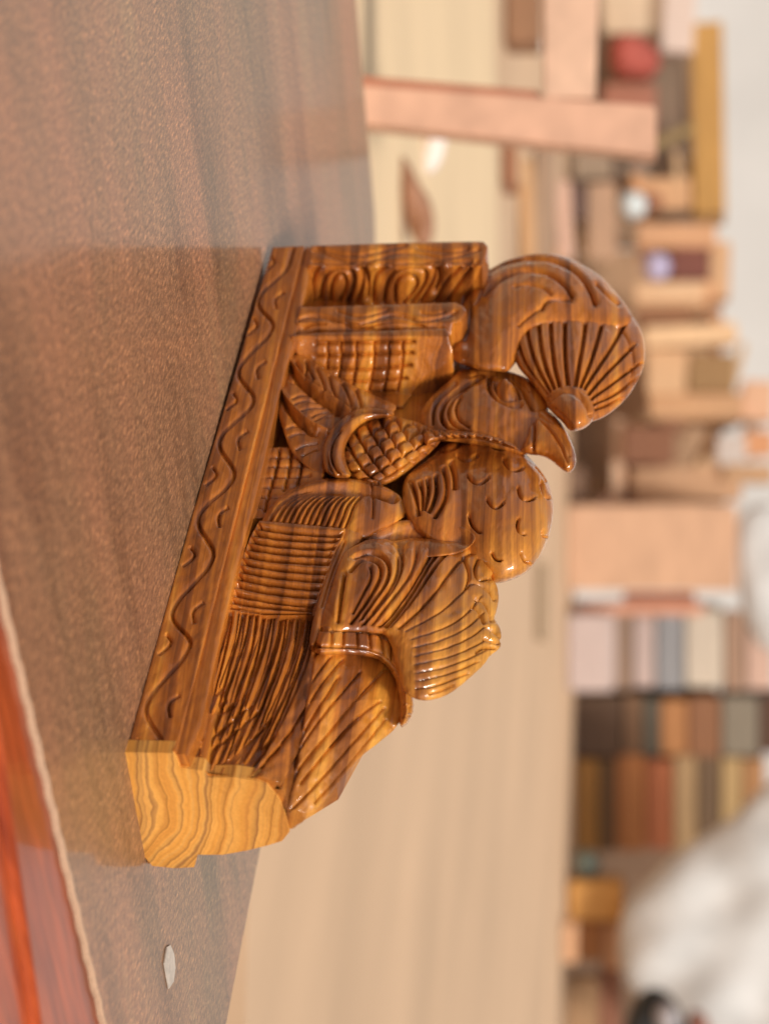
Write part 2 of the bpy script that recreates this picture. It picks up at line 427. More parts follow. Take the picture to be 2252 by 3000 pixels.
# --- cut end with its growth rings ----------------------------------------
EP = [(-.8, 0), (-.6, 17.5), (1.5, 18.6), (6.5, 19.4), (7.8, 27.4), (11.2, 29.1), (10.8, 38.7), (12.4, 46.7), (14.6, 50.6), (21, 54), (28.5, 55.7), (37.9, 56.5),
      (42.7, 53.2), (45.2, 47.4), (47.8, 40.1), (50.5, 29.9), (50.7, 20.4), (57.3, 18.2), (58.1, 10.6), (57.1, 2.2), (52.7, 0)]
extr_yz('cut_end', EP, 354, 360.6, ENDG)
EPc = np.mean(EP, 0)
extr_yz('lower_block', [((y - EPc[0]) * .94 + EPc[0], (z - EPc[1]) * .95 + EPc[1]) for y, z in EP], 300, 353.9, TEAK)
# --- the solid block behind the relief --------------------------------------
extr_xz('back_block', [(6, 18.0), (356, 18.0), (356, 44), (330, 70), (300, 78), (270, 90), (235, 96), (190, 98), (150, 96), (120, 100), (60, 88), (6, 88)], 27, 50.4, TEAK)

# --- recessed ground between the figures -------------------------------------
sculpt('recessed_ground', oc('S', [(650, 620), (980, 610), (1010, 700), (1030, 800), (960, 900), (930, 1000), (860, 1080), (760, 1200), (690, 1330), (600, 1560), (430, 1560), (480, 1330), (560, 1060), (600, 850)], 1),
       ramp_y((800, 900), (1300, 950), 17, 30), puff=0.5, rad=20, back=14, straight=True)

# --- first moulding slab: waves on its edge, petals down its inner face ------
def d1(X, Y): 
    f = np.clip((Y - 778) / (900 - 778), 0, 1.2)
    return 25 * f
g1 = [G('v', a, 6, 1.1, 'A') for a in (
      [(500, 165), (600, 190), (700, 215), (800, 212), (900, 190), (1000, 165), (1080, 150)],
      [(480, 185), (540, 190), (640, 235), (760, 255), (880, 240), (1000, 205), (1100, 190), (1200, 205), (1320, 235), (1430, 215), (1550, 180)],
      [(1160, 160), (1260, 180), (1360, 195), (1480, 175)],
      [(480, 255), (600, 262), (740, 262), (860, 268), (1000, 262), (1300, 258), (1480, 250)])]
pet = ([(470, 520), (472, 400), (500, 320), (560, 280), (680, 270), (780, 290), (808, 340), (800, 430), (760, 540)],
       [(525, 530), (535, 420), (570, 345), (640, 305), (710, 312), (748, 355), (740, 430), (700, 540)],
       [(590, 540), (592, 430), (625, 355), (668, 345), (695, 390), (688, 450), (640, 545)],
       [(868, 530), (868, 420), (885, 350), (950, 300), (1060, 268), (1190, 268), (1265, 290), (1275, 345), (1235, 430), (1170, 530)],
       [(935, 530), (950, 420), (985, 352), (1060, 305), (1150, 297), (1208, 322), (1215, 380), (1180, 450), (1110, 535)],
       [(1010, 535), (1005, 430), (1035, 370), (1095, 348), (1145, 370), (1155, 420), (1110, 490), (1060, 540)],
       [(1270, 530), (1310, 440), (1360, 370), (1420, 320), (1500, 255)], [(1350, 530), (1400, 440), (1480, 340), (1540, 260)])
for a in pet: g1.append(G('v', a, 8, 2.0, 'A'))
g1 += [G('b', [(850, 300), (885, 285)], 9, 1.5, 'A', 0), G('b', [(1330, 290), (1345, 275)], 9, 1.5, 'A', 0),
       G('v', [(815, 300), (840, 400), (835, 500)], 10, 2.2, 'A'), G('v', [(1290, 300), (1300, 380), (1270, 450)], 10, 2.2, 'A')]
sculpt('top_slab', tr('A', [(468, 155), (900, 140), (1300, 130), (1548, 127), (1585, 130), (1612, 160), (1600, 220), (1560, 320), (1500, 420), (1460, 500), (1440, 620), (380, 640), (420, 430), (445, 300)]),
       d1, puff=1.2, rad=9, grooves=g1, back=40, straight=True)
# --- second slab ---------------------------------------------------------------
g2 = [G('l', [(360, 640), (430, 605), (520, 600), (600, 620), (680, 655), (760, 662), (850, 640), (940, 600), (1030, 590), (1110, 610), (1160, 635), (1260, 625), (1360, 600), (1400, 580)], 8, 1.6, 'A')]
g2 += [G('v', a, 5, .9, 'A') for a in ([(640, 575), (720, 605), (800, 612), (900, 590), (960, 570)], [(420, 690), (480, 665), (560, 665)], [(1180, 585), (1250, 600), (1330, 585)],
       [(820, 690), (900, 665), (1000, 640), (1100, 655), (1200, 680)], [(640, 640), (740, 690), (860, 690)])]
sculpt('middle_slab', tr('A', [(398, 552), (700, 545), (1100, 532), (1405, 522), (1450, 545), (1475, 580), (1440, 640), (1390, 660), (1375, 740), (1200, 760), (340, 760), (360, 680)]),
       lambda X, Y: 1.0 + .14 * np.clip(Y - 945, 0, 60), puff=1.2, rad=9, grooves=g2, back=40, straight=True)
# --- third slab and its lattice face --------------------------------------------
def d3(X, Y):
    f = np.clip((Y - 985) / 170, 0, 1); return .6 + 25 * f
g3 = [G('v', a, 7, 1.7, 'A', 1) for a in (
      [(500, 790), (800, 786), (1130, 780)], [(500, 872), (700, 868), (880, 862), (1120, 850)], [(540, 950), (700, 960), (860, 962), (1110, 930)], [(640, 1035), (850, 1040), (1080, 1015)],
      [(780, 1110), (1000, 1100)])]
for x in (570, 655, 755, 870, 965, 1055):
    g3.append(G('v', [(x, 790), (x + 5, 870), (x, 930), (x - 12, 1010), (x - 30, 1100)], 6, 1.3, 'A', 1))
sculpt('lattice_slab', tr('A', [(340, 735), (520, 718), (900, 708), (1130, 698), (1335, 690), (1356, 715), (1362, 760), (1385, 830), (1380, 900), (1310, 960), (1200, 1020), (1130, 1110), (1060, 1200), (900, 1200), (700, 1130), (500, 980), (400, 900), (330, 800)]),
       d3, puff=1.2, rad=8, grooves=g3, back=20, straight=True)

# --- spread leaves beside the lattice ---------------------------------------------
g4 = [G('b', [(345, 925), (390, 1010), (480, 1090), (580, 1160), (660, 1210), (715, 1255)], 6.5, 3.8, 'A'),
      G('b', [(275, 1085), (320, 1180), (390, 1270), (480, 1340), (565, 1378)], 6.5, 3.6, 'A'),
      G('v', [(365, 905), (410, 985), (500, 1065), (600, 1130), (680, 1180), (740, 1215)], 9, 2.2, 'A'),
      G('v', [(330, 935), (375, 1030), (465, 1110), (570, 1185), (650, 1235)], 9, 2.0, 'A'),
      G('v', [(265, 1110), (305, 1195), (370, 1290), (470, 1365)], 9, 2.0, 'A')]
for a in ([(500, 930), (540, 1010), (560, 1090)], [(585, 990), (605, 1070), (640, 1150)], [(670, 1035), (705, 1110), (735, 1190)], [(760, 1080), (785, 1150), (800, 1210)], [(430, 890), (460, 960), (490, 1020)],
          [(335, 1150), (400, 1115), (470, 1115), (550, 1140)], [(345, 1185), (420, 1150), (520, 1160)], [(465, 1265), (530, 1225), (640, 1225)], [(480, 1290), (560, 1250), (660, 1245)],
          [(300, 1345), (370, 1305), (440, 1320), (500, 1360)], [(315, 1395), (400, 1355), (520, 1385)], [(360, 1480), (430, 1440), (520, 1430)], [(400, 1520), (470, 1485), (520, 1470)],
          [(420, 1010), (440, 960), (445, 900)], [(390, 1230), (450, 1200), (560, 1195)], [(320, 1040), (380, 1030), (440, 1050)]):
    g4.append(G('v', a, 5, 1.2, 'A', 2, True))
sculpt('spread_leaf', oc('A', [(335, 890), (380, 850), (450, 885), (560, 950), (660, 1020), (800, 1090), (930, 1150), (1050, 1200), (900, 1300), (700, 1420), (640, 1560), (560, 1640), (480, 1620), (400, 1560), (330, 1480), (285, 1350), (250, 1230), (250, 1110), (300, 1060)]),
       ramp_y((850, 1150), (1100, 1180), 7, 13), puff=6, rad=70, grooves=g4, back=10)

# --- little lattice ground near the base -----------------------------------------
g5 = []
for y, xa, xb in ((68, 250, 460), (122, 250, 500), (182, 240, 500), (240, 225, 480), (300, 215, 400), (358, 205, 300)): g5.append(G('v', [(xa, y), ((xa + xb) / 2, y + 3), (xb, y - 4)], 6, 1.6, 'C', 1))
g5 += [G('v', [(330, 30), (315, 130), (280, 240), (245, 380)], 6, 1.5, 'C'), G('v', [(400, 40), (385, 150), (355, 260)], 6, 1.5, 'C'), G('v', [(470, 60), (450, 160), (430, 240)], 6, 1.3, 'C')]
sculpt('small_lattice', tr('C', [(245, 20), (480, 20), (600, 120), (560, 260), (400, 330), (300, 420), (180, 430), (215, 250)]), 9.5, puff=1, rad=12, grooves=g5, back=18, straight=True)

# --- collar ring and scaled neck ------------------------------------------------
gr = [G('v', [(735, 1250), (800, 1222), (900, 1222), (1000, 1240)], 6, 1.6, 'A'), G('v', [(655, 1350), (600, 1430), (590, 1530), (650, 1640)], 6, 1.6, 'A'),
      G('v', [(720, 1250), (640, 1330), (575, 1420), (560, 1540), (600, 1640)], 6, 1.4, 'A')]
sculpt('collar', oc('A', [(700, 1240), (790, 1200), (900, 1200), (1010, 1225), (1000, 1270), (880, 1275), (790, 1310), (720, 1390), (680, 1480), (700, 1580), (740, 1660), (640, 1665), (570, 1640), (535, 1540), (545, 1430), (600, 1330)]),
       7, puff=9, rad=30, grooves=gr, back=14)
g6 = []
for c in range(-2, 8):   # down-right
    x = 690 + c * 78; y = 1440 - c * 48
    g6.append(G('v', [(x - 60, y - 110), (x + 30, y + 40), (x + 110, y + 160), (x + 210, y + 270)], 6.5, 2.0, 'A'))
for c in range(-2, 7):    # up-right
    x = 700 + c * 50; y = 1440 + c * 62
    g6.append(G('v', [(x - 80, y + 70), (x + 60, y - 20), (x + 220, y - 125), (x + 420, y - 235)], 6.5, 2.0, 'A'))
sculpt('scaled_neck', oc('A', [(655, 1500), (680, 1390), (760, 1300), (870, 1255), (980, 1250), (1090, 1275), (1200, 1315), (1290, 1360), (1320, 1400), (1280, 1460), (1200, 1530), (1100, 1620), (1000, 1690), (900, 1720), (780, 1690), (700, 1640), (655, 1580)]),
       ramp_y((1000, 1300), (1300, 1260), 12, 16), puff=15, rad=105, grooves=g6, back=12)

# --- ribbed wing -----------------------------------------------------------------------
g7 = []
bx = np.linspace(262, 700, 13)
for i, x in enumerate(bx):
    t = i / 12
    top = np.array([(x, 480), (x + 18 + 10 * t, 415), (x + 70 - 15 * t, 340 - 5 * t), (x + 180 - 70 * t, 262 + 22 * t), (640 + 150 * t, 222 + 62 * t), (800 + 70 * t, 228 + 62 * t), (1010 - 60 * t, 300 + 30 * t)])
    if t > .75: top = top[:5]
    g7.append(G('l', top, 5.5, 1.7, 'C', 3))
g7.append(G('v', [(850, 200), (868, 300), (862, 420)], 5, .8, 'C'))
sculpt('ribbed_wing', oc('C', [(215, 470), (250, 400), (300, 335), (400, 258), (520, 208), (650, 192), (780, 202), (900, 228), (1000, 278), (1045, 335), (1055, 410), (1000, 450), (900, 500), (800, 560), (700, 540), (690, 510), (450, 490)], 1),
       ramp_y((900, 1450), (1180, 1480), 8, 12), puff=8, rad=75, grooves=g7, back=12)

# --- combed block ---------------------------------------------------------------------
cl = [(205, 462), (182, 500), (165, 540), (150, 578), (132, 622), (112, 662), (98, 705), (92, 750), (88, 795), (75, 843), (55, 885)]
cr_ = [(705, 508), (645, 538), (638, 582), (618, 624), (608, 668), (592, 724), (576, 768), (560, 816), (545, 862), (540, 912), (545, 935)]
g8 = []
for (a, b), (c, d) in zip(cl, cr_): g8.append(G('l', [(a, b), (a + (c - a) * .3, b + (d - b) * .3 + 12), (a + (c - a) * .65, b + (d - b) * .65 + 10), (c, d)], 9, 3.4, 'C', 2))
g8.append(G('l', [(45, 925), (200, 958), (350, 965), (530, 962)], 8, 2.2, 'C'))
sculpt('combed_block', tr('C', [(215, 440), (450, 460), (705, 485), (690, 540), (655, 600), (630, 680), (600, 760), (570, 840), (550, 900), (528, 985), (240, 985), (20, 950), (35, 890), (75, 780), (120, 650), (165, 530)]),
       5.5, puff=2.2, rad=40, grooves=g8, back=24, straight=True)

# --- streaming feathers (gouged panel down to the cut end) --------------------------------
ca = np.array([(560, 80), (540, 200), (505, 320), (460, 480), (415, 640), (385, 780), (360, 900)], float)
cb = np.array([(1075, 80), (1060, 200), (1030, 330), (960, 500), (880, 680), (790, 850), (690, 985)], float)
g9 = []
for i in range(25):
    t = (i + .5 + .2 * math.sin(i * 5.1)) / 25
    c = ca + (cb - ca) * (t ** .95)
    c[:, 0] += 6 * np.sin(i * 2.3 + np.arange(7)); 
    g9.append(G('v' if i % 3 else 'l', c, 6.5 + 2 * math.sin(i * 1.9), 1.5 + .5 * math.sin(i * 3.3), 'D', 3))
for a in ([(395, 800), (470, 690), (560, 600), (640, 540)], [(400, 840), (500, 740), (620, 640), (720, 560)], [(400, 880), (520, 790), (650, 690), (760, 590)], [(430, 720), (500, 620), (580, 540)],
          [(480, 940), (600, 860), (720, 760), (830, 620)], [(430, 640), (480, 560), (560, 470)], [(700, 975), (820, 850), (930, 720), (1020, 580)], [(850, 1060), (930, 940), (990, 800)], [(600, 950), (720, 860), (850, 720)]):
    g9.append(G('l', a, 9, 1.9, 'D', 2, True))
def split_x(Y): return np.interp(Y, [1900, 1929, 2102, 2265, 2387, 2440], [930, 926, 895, 868, 838, 846])
def split_d(Y): return np.interp(Y, [1900, 2050, 2380, 2440], [8.0, 10.0, 29.5, 38.0])
def feather_depth(X, Y):
    k = np.clip((Y - 1850) / 400, 0, 1)
    flat = (4.5 + np.clip((X - 620) / 260, 0, 1) * 3) * (1 - k) + k * np.interp(X, [529, 594, 612, 686, 751, 800], [6.5, 8, 10.5, 11, 12.2, 12.6])
    sgap = np.clip(split_x(Y) - X, 0, 400)
    return flat + (np.maximum(split_d(Y), flat) - flat) * np.interp(sgap, [0, 12, 25, 57, 95], [1, .74, .48, .16, 0])
sculpt('streaming_feathers', tr('D', [(585, 65), (820, 80), (1075, 90), (1078, 200), (1062, 330), (1045, 480), (1005, 650), (985, 800), (955, 950), (925, 1100), (905, 1175), (880, 1120), (840, 1062), (790, 1015), (735, 988), (690, 972), (600, 967), (482, 962), (465, 938), (440, 928), (385, 916), (335, 905), (360, 800), (420, 600), (480, 380), (540, 200)]),
       feather_depth, puff=1.4, rad=30, grooves=g9, back=8, straight=True, bumps=.6)

sculpt('wing_fillet', oc('C', [(850, 285), (868, 340), (862, 420), (800, 560), (740, 600), (690, 680), (640, 800), (610, 920), (580, 1030), (530, 1160), (495, 1150), (520, 1000), (560, 870), (600, 750), (640, 640), (690, 510), (730, 440), (775, 360), (815, 310)], 1),
       ramp_y((930, 1600), (1080, 1600), 5, 10), puff=2.5, rad=24, back=20, straight=True, grooves=[G('v', [(700, 560), (650, 680), (610, 800), (570, 930)], 5, .8, 'C')])
# --- dark cupped leaf in the gap -----------------------------------------------------------
sculpt('cupped_leaf', oc('C', [(815, 532), (860, 500), (930, 468), (1000, 442), (1110, 430), (1250, 443), (1350, 468), (1432, 492), (1460, 560), (1350, 640), (1050, 660), (860, 620), (790, 580)]),
       ramp_y((1050, 1560), (1400, 1560), 11.5, 11.5), puff=2.2, rad=12, back=8, grooves=[G('v', [(870, 520), (980, 492), (1120, 480), (1300, 500), (1390, 515)], 34, 3.2, 'C'), G('b', [(840, 520), (930, 474), (1000, 450), (1110, 438), (1250, 450), (1350, 474), (1425, 496)], 5, 1.2, 'C')])

# --- acanthus leaf ----------------------------------------------------------------------------
ga = [[(1440, 572), (1320, 600), (1235, 680), (1170, 780), (1090, 900), (965, 1045)], [(1400, 552), (1290, 566), (1205, 650), (1130, 780), (1040, 920), (935, 1040)],
      [(1215, 590), (1150, 700), (1080, 820), (985, 950), (900, 1040)], [(1030, 605), (1040, 690), (1000, 800), (910, 920), (815, 1030)],
      [(735, 720), (800, 648), (870, 652), (915, 695), (905, 770), (850, 860), (790, 950), (740, 1020)], [(760, 640), (850, 606), (925, 632), (968, 700), (950, 790), (885, 880), (800, 1000)],
      [(700, 740), (682, 850), (665, 1010)], [(1120, 560), (1110, 680), (1060, 780), (960, 900), (860, 1030)], [(1480, 600), (1380, 640), (1300, 740), (1220, 850), (1120, 960), (1010, 1050)],
      [(1010, 640), (1010, 730), (960, 830), (870, 950)], [(850, 700), (860, 760), (810, 850), (750, 960)]]
g10 = [G('l' if i in (0, 3, 5) else 'v', a, 8 if i < 9 else 6, 2.0 if i < 7 else 1.3, 'C') for i, a in enumerate(ga)]
for a in ([(1440, 780), (1330, 900), (1210, 990), (1040, 1075)], [(1490, 860), (1400, 980), (1260, 1060), (1070, 1120)], [(1500, 960), (1410, 1050), (1270, 1120), (1080, 1165)], [(1510, 1040), (1420, 1110), (1280, 1170), (1090, 1215)],
          [(1530, 1110), (1420, 1170), (1280, 1225), (1090, 1262)], [(1530, 1170), (1410, 1230), (1270, 1280), (1095, 1310)], [(1480, 1240), (1380, 1285), (1250, 1330), (1100, 1355)], [(1420, 1310), (1320, 1350), (1210, 1390), (1100, 1400)],
          [(1340, 1380), (1260, 1415), (1180, 1435)]):
    g10.append(G('l', a, 5.5, .95, 'C', 2, True))
for a in ([(1470, 650), (1440, 720), (1470, 780), (1530, 770)], [(1420, 800), (1470, 790), (1530, 830), (1560, 890)], [(1450, 880), (1500, 900), (1530, 960), (1540, 1010)], [(1440, 930), (1480, 960), (1500, 1020)],
          [(1520, 1050), (1560, 1070), (1590, 1110)], [(1500, 1110), (1540, 1130), (1590, 1140)], [(1460, 1190), (1500, 1160), (1560, 1170)], [(1380, 640), (1420, 740), (1400, 820)]):
    g10.append(G('v', a, 6, 1.5, 'C'))
lo = tr('C', [(795, 566), (830, 550), (870, 544), (940, 545), (975, 555), (1003, 575), (1030, 602), (1042, 578), (1062, 556), (1110, 540), (1160, 540), (1190, 558), (1216, 588), (1245, 565), (1290, 550), (1350, 541), (1480, 548), (1530, 558), (1542, 610), (1530, 660), (1515, 690),
     (1545, 705), (1552, 740), (1535, 765), (1560, 790), (1580, 830), (1585, 880), (1575, 950), (1555, 1000), (1575, 1020), (1597, 1070), (1598, 1110), (1585, 1125), (1598, 1150), (1580, 1180), (1535, 1210), (1500, 1265), (1430, 1330), (1350, 1400), (1270, 1450), (1180, 1472), (1110, 1465), (1040, 1420), (1000, 1300), (960, 1120), (900, 1080), (550, 1080), (575, 960), (620, 840), (660, 700), (700, 620), (745, 590)])
sculpt('acanthus_leaf', smooth(lo, True, 1), ramp_y((980, 1800), (1440, 1860), 5, 21), puff=12, rad=70, grooves=g10, back=26, bumps=.5)

# --- breast ball ----------------------------------------------------------------------------------
ge = []
for a in ([(310, 402), (400, 395), (485, 340)], [(462, 452), (550, 498), (662, 450)], [(755, 320), (850, 385), (950, 370)], [(910, 490), (985, 592), (1095, 572)],
          [(560, 640), (655, 730), (770, 660)], [(746, 872), (825, 965), (912, 905)], [(1050, 760), (1100, 880), (1210, 862)], [(1275, 710), (1300, 815), (1350, 865)],
          [(1052, 1062), (1045, 1165), (1112, 1215)], [(570, 1030), (600, 1130), (675, 1195)], [(790, 1400), (820, 1455), (878, 1470)], [(1080, 1400), (1120, 1480), (1170, 1500)], [(1290, 1180), (1300, 1235), (1345, 1240)], [(1230, 560), (1300, 640), (1330, 700)]):
    (xa, ya), (xm, ym), (xb, yb) = a; cx, cy_ = 2 * xm - (xa + xb) / 2, 2 * ym - (ya + yb) / 2
    cx, cy_ = xm + (cx - xm) * .8, ym + (cy_ - ym) * .8
    q_ = [((1 - t) ** 2 * xa + 2 * t * (1 - t) * cx + t * t * xb, (1 - t) ** 2 * ya + 2 * t * (1 - t) * cy_ + t * t * yb) for t in np.linspace(0, 1, 12)]
    ge.append(G('r', q_, 4.4, 2.6, 'E', 0))
for a in ([(0, 690), (50, 800), (80, 1040)], [(170, 650), (190, 780), (130, 980)], [(320, 540), (370, 680), (360, 860), (230, 1060)], [(390, 490), (440, 620), (445, 780)], [(250, 620), (270, 760), (230, 900), (170, 1000)], [(90, 680), (130, 800), (110, 980)]):
    ge.append(G('v', a, 9, 2.4, 'E', 2, True))
ball = oc('E', [(-40, 640), (60, 560), (170, 490), (290, 370), (380, 310), (500, 280), (620, 272), (750, 282), (880, 300), (1000, 350), (1130, 430), (1250, 560), (1340, 690), (1385, 840), (1400, 980), (1375, 1150), (1325, 1310), (1245, 1460), (1130, 1590), (1000, 1655), (860, 1695), (780, 1680), (700, 1560), (600, 1560), (400, 1450), (200, 1330), (20, 1180), (-70, 980), (-80, 780)])
sculpt('rounded_breast', ball, lambda X, Y: 27 - 13 * np.clip((1350 - X) / 170, 0, 1), puff=29, rad=215, grooves=ge, back=30, bumps=.25)

# --- neck, head, beak -------------------------------------------------------------------------------
gh = [G('v', a, w_, d_, 'B') for a, w_, d_ in (
      ([(440, 940), (425, 1000), (450, 1060), (500, 1110), (580, 1145), (650, 1145)], 10, 2.3), ([(440, 945), (520, 935), (600, 965), (660, 1010), (690, 1080), (735, 1170)], 10, 2.3),
      ([(480, 985), (475, 1030), (510, 1080), (560, 1105), (615, 1100)], 8, 1.9), ([(480, 980), (540, 965), (600, 990), (635, 1040), (650, 1095)], 8, 1.9),
      ([(300, 950), (420, 918), (560, 925), (660, 975), (710, 1050)], 5, 1.0),
      ([(390, 950), (260, 1010), (140, 1100), (93, 1200), (105, 1280), (190, 1325), (330, 1345), (480, 1385)], 7, 2.3), ([(350, 975), (240, 1050), (165, 1130), (140, 1220), (180, 1290), (300, 1330)], 6, 1.8),
      ([(230, 1100), (195, 1170), (215, 1250), (290, 1300)], 6, 1.4), ([(200, 1000), (90, 1090), (40, 1180), (40, 1280)], 6, 1.6))]
gh += [G('b', [(535, 1020), (565, 1050)], 15, 3.0, 'B', 0)]
head = sculpt('bird_head', oc('B', [(-60, 1250), (-20, 1150), (60, 1060), (150, 990), (230, 900), (330, 890), (440, 895), (560, 915), (680, 955), (770, 1020), (830, 1110), (850, 1200), (830, 1300), (760, 1400), (720, 1500), (600, 1500), (400, 1440), (200, 1410), (0, 1400)]),
       ramp_y((1250, 1200), (1500, 1200), 18, 22), puff=14, rad=110, grooves=gh, back=20)
gk = [G('v', [(752, 1205), (860, 1300), (930, 1400), (975, 1500), (992, 1590)], 8, 2.6, 'B'), G('v', [(770, 1200), (880, 1280), (960, 1390), (1000, 1500)], 5, .8, 'B'),
      G('v', [(735, 1215), (745, 1330), (735, 1480)], 7, 1.6, 'B'), G('v', [(720, 1200), (690, 1320), (650, 1440)], 7, 1.5, 'B')]
beak = sculpt('beak', oc('B', [(735, 1175), (790, 1170), (850, 1195), (920, 1255), (972, 1340), (1015, 1430), (1040, 1530), (1025, 1595), (985, 1632), (940, 1610), (870, 1545), (800, 1508), (700, 1498), (630, 1470), (660, 1360), (700, 1260)], 1),
       21, puff=14, rad=50, grooves=gk, back=12, parent=head)
gs = [G('v', [(x, 1330 + (x - 60) * .14), (x + 30, 1375 + (x - 60) * .14)], 5, 1.0, 'B', 0) for x in range(40, 560, 58)]
sculpt('beaded_band', oc('B', [(-30, 1330), (60, 1318), (180, 1330), (300, 1335), (420, 1355), (520, 1385), (610, 1425), (640, 1470), (560, 1450), (440, 1400), (300, 1388), (150, 1392), (60, 1412), (-20, 1450)], 1), 13.5, puff=14, rad=20, grooves=gs, back=8)

# --- crest: curling tube, ribbed fan and bud ------------------------------------------------------------
gc = [G('v', a, w_, d_, 'B') for a, w_, d_ in (
      ([(400, 375), (480, 295), (600, 228), (730, 205), (860, 240), (960, 315), (1010, 390)], 7, 2.8), ([(400, 232), (520, 160), (680, 122), (830, 130), (960, 170), (1070, 250), (1130, 340), (1172, 445)], 8, 3.2),
      ([(330, 450), (385, 360), (400, 250)], 5, 1.0), ([(610, 330), (700, 310), (800, 330), (860, 380)], 6, 1.0), ([(800, 480), (830, 420), (920, 400), (1000, 420)], 8, 2.2), ([(1180, 310), (1250, 390), (1330, 450)], 6, 1.2),
      ([(640, 600), (700, 540), (780, 480)], 7, 1.2), ([(300, 430), (300, 560), (260, 700)], 6, 1.0))]
crest = sculpt('curled_crest', oc('B', [(235, 480), (290, 390), (340, 320), (400, 235), (480, 185), (560, 145), (700, 108), (830, 94), (960, 118), (1100, 188), (1220, 268), (1300, 360), (1390, 470), (1440, 560), (1330, 640), (1100, 620), (900, 620), (740, 640), (680, 700), (620, 860), (560, 930), (480, 920), (380, 920), (300, 890), (180, 850), (150, 760), (250, 650), (225, 560)]),
       ramp_y((1380, 1050), (1700, 760), 15, 21), puff=18, rad=110, grooves=gc, back=24)
gf = []
for a in ([(980, 1010), (965, 880), (958, 700), (965, 480)], [(1035, 1010), (1060, 860), (1095, 680), (1110, 510)], [(1070, 1015), (1130, 880), (1190, 700), (1235, 520)], [(1100, 1025), (1200, 880), (1300, 730), (1375, 590)],
          [(1130, 1065), (1240, 940), (1350, 830), (1440, 740)], [(1150, 1100), (1280, 1010), (1400, 920), (1500, 860)], [(1165, 1140), (1290, 1090), (1390, 1030), (1480, 960)], [(1170, 1180), (1280, 1150), (1360, 1110)],
          [(920, 1015), (885, 880), (865, 700), (860, 490)], [(880, 1025), (820, 880), (785, 700), (775, 500)], [(850, 1050), (770, 900), (715, 740), (690, 590)], [(830, 1080), (730, 950), (660, 820), (620, 680)]):
    gf.append(G('v', a, 8, 2.3, 'B'))
    b_ = [(x + 14, y + 4) for x, y in a]; gf.append(G('b', b_, 5, .9, 'B'))
gf.append(G('v', [(740, 500), (860, 490), (1000, 480), (1150, 500), (1260, 540), (1350, 620), (1420, 730), (1450, 860), (1420, 980)], 6, 1.1, 'B'))
fan = sculpt('crest_fan', oc('B', [(600, 650), (650, 550), (740, 480), (860, 462), (1000, 448), (1120, 460), (1250, 470), (1370, 490), (1440, 550), (1492, 640), (1517, 780), (1502, 900), (1445, 1020), (1385, 1110), (1300, 1190), (1220, 1245), (1120, 1280), (980, 1260), (850, 1180), (790, 1080), (700, 970), (620, 880), (585, 760)]),
       ramp_y((1500, 1150), (1880, 1050), 16, 26), puff=20, rad=120, grooves=gf, back=22, parent=crest)
sculpt('crest_bud', oc('B', [(815, 1140), (840, 1065), (900, 1015), (960, 1000), (1020, 1000), (1090, 1045), (1145, 1115), (1172, 1190), (1150, 1270), (1090, 1320), (1035, 1338), (985, 1335), (940, 1270), (870, 1210)]),
       17, puff=19, rad=65, back=14, parent=crest, grooves=[G('l', [(835, 1115), (900, 1055), (970, 1038), (1030, 1045), (1090, 1090), (1140, 1160), (1150, 1220)], 9, 2.4, 'B'), G('v', [(880, 1180), (960, 1260), (1000, 1320)], 7, 1.2, 'B')])

# --- tail body and strap -------------------------------------------------------------------------------------
gt = [G('l' if i % 2 else 'v', a, 8 if i % 2 else 5, 1.5 if i % 2 else 1.0, 'D') for i, a in enumerate((
      [(910, 1165), (1000, 1080), (1100, 975), (1290, 760), (1430, 600)], [(880, 1040), (1000, 880), (1160, 700), (1330, 490), (1430, 390)], [(945, 850), (1100, 640), (1200, 520), (1300, 400)],
      [(1000, 600), (1100, 450), (1200, 335)], [(1150, 800), (1300, 640), (1410, 560)], [(980, 1000), (1120, 830), (1290, 640)], [(1060, 1110), (1200, 960), (1330, 800), (1440, 660)], [(970, 760), (1080, 590), (1180, 430)], [(1020, 480), (1100, 370), (1140, 320)]))]
sculpt('tail_body', smooth(tr('D', [(1052, 300), (1035, 450), (1000, 620), (972, 780), (945, 920), (915, 1060), (893, 1165), (918, 1258), (960, 1240), (1060, 1150), (1130, 1070), (1190, 990), (1300, 862), (1420, 772), (1500, 700), (1550, 600), (1560, 400), (1450, 280), (1200, 240)]), True, 1),
       lambda X, Y: split_d(Y) - 1 + np.clip((X - split_x(Y)) / 250, 0, 1) * np.interp(Y, [1900, 2150, 2400], [20, 16, 8]), puff=5, rad=60, grooves=gt, back=18, bumps=.5)
gst = [G('v', [(1060, 262), (1250, 265), (1350, 275), (1430, 312), (1490, 385), (1525, 500), (1528, 640)], 6, 1.9, 'D'), G('v', [(1080, 172), (1250, 172), (1400, 188), (1470, 232), (1530, 330), (1560, 460), (1570, 620)], 6, 1.5, 'D'),
       G('v', [(1060, 292), (1250, 293), (1340, 302), (1410, 338), (1465, 400)], 5, .9, 'D')]
for a, b in (((1150, 172), (1148, 262)), ((1215, 172), (1210, 262)), ((1285, 174), (1290, 266)), ((1350, 182), (1362, 280)), ((1412, 192), (1435, 312)), ((1475, 240), (1470, 350)), ((1530, 330), (1495, 400)), ((1555, 420), (1515, 450)), ((1570, 500), (1525, 510)), ((1575, 580), (1528, 570)), ((1572, 650), (1530, 630))):
    gst.append(G('v', [a, b], 5, 1.0, 'D', 0))
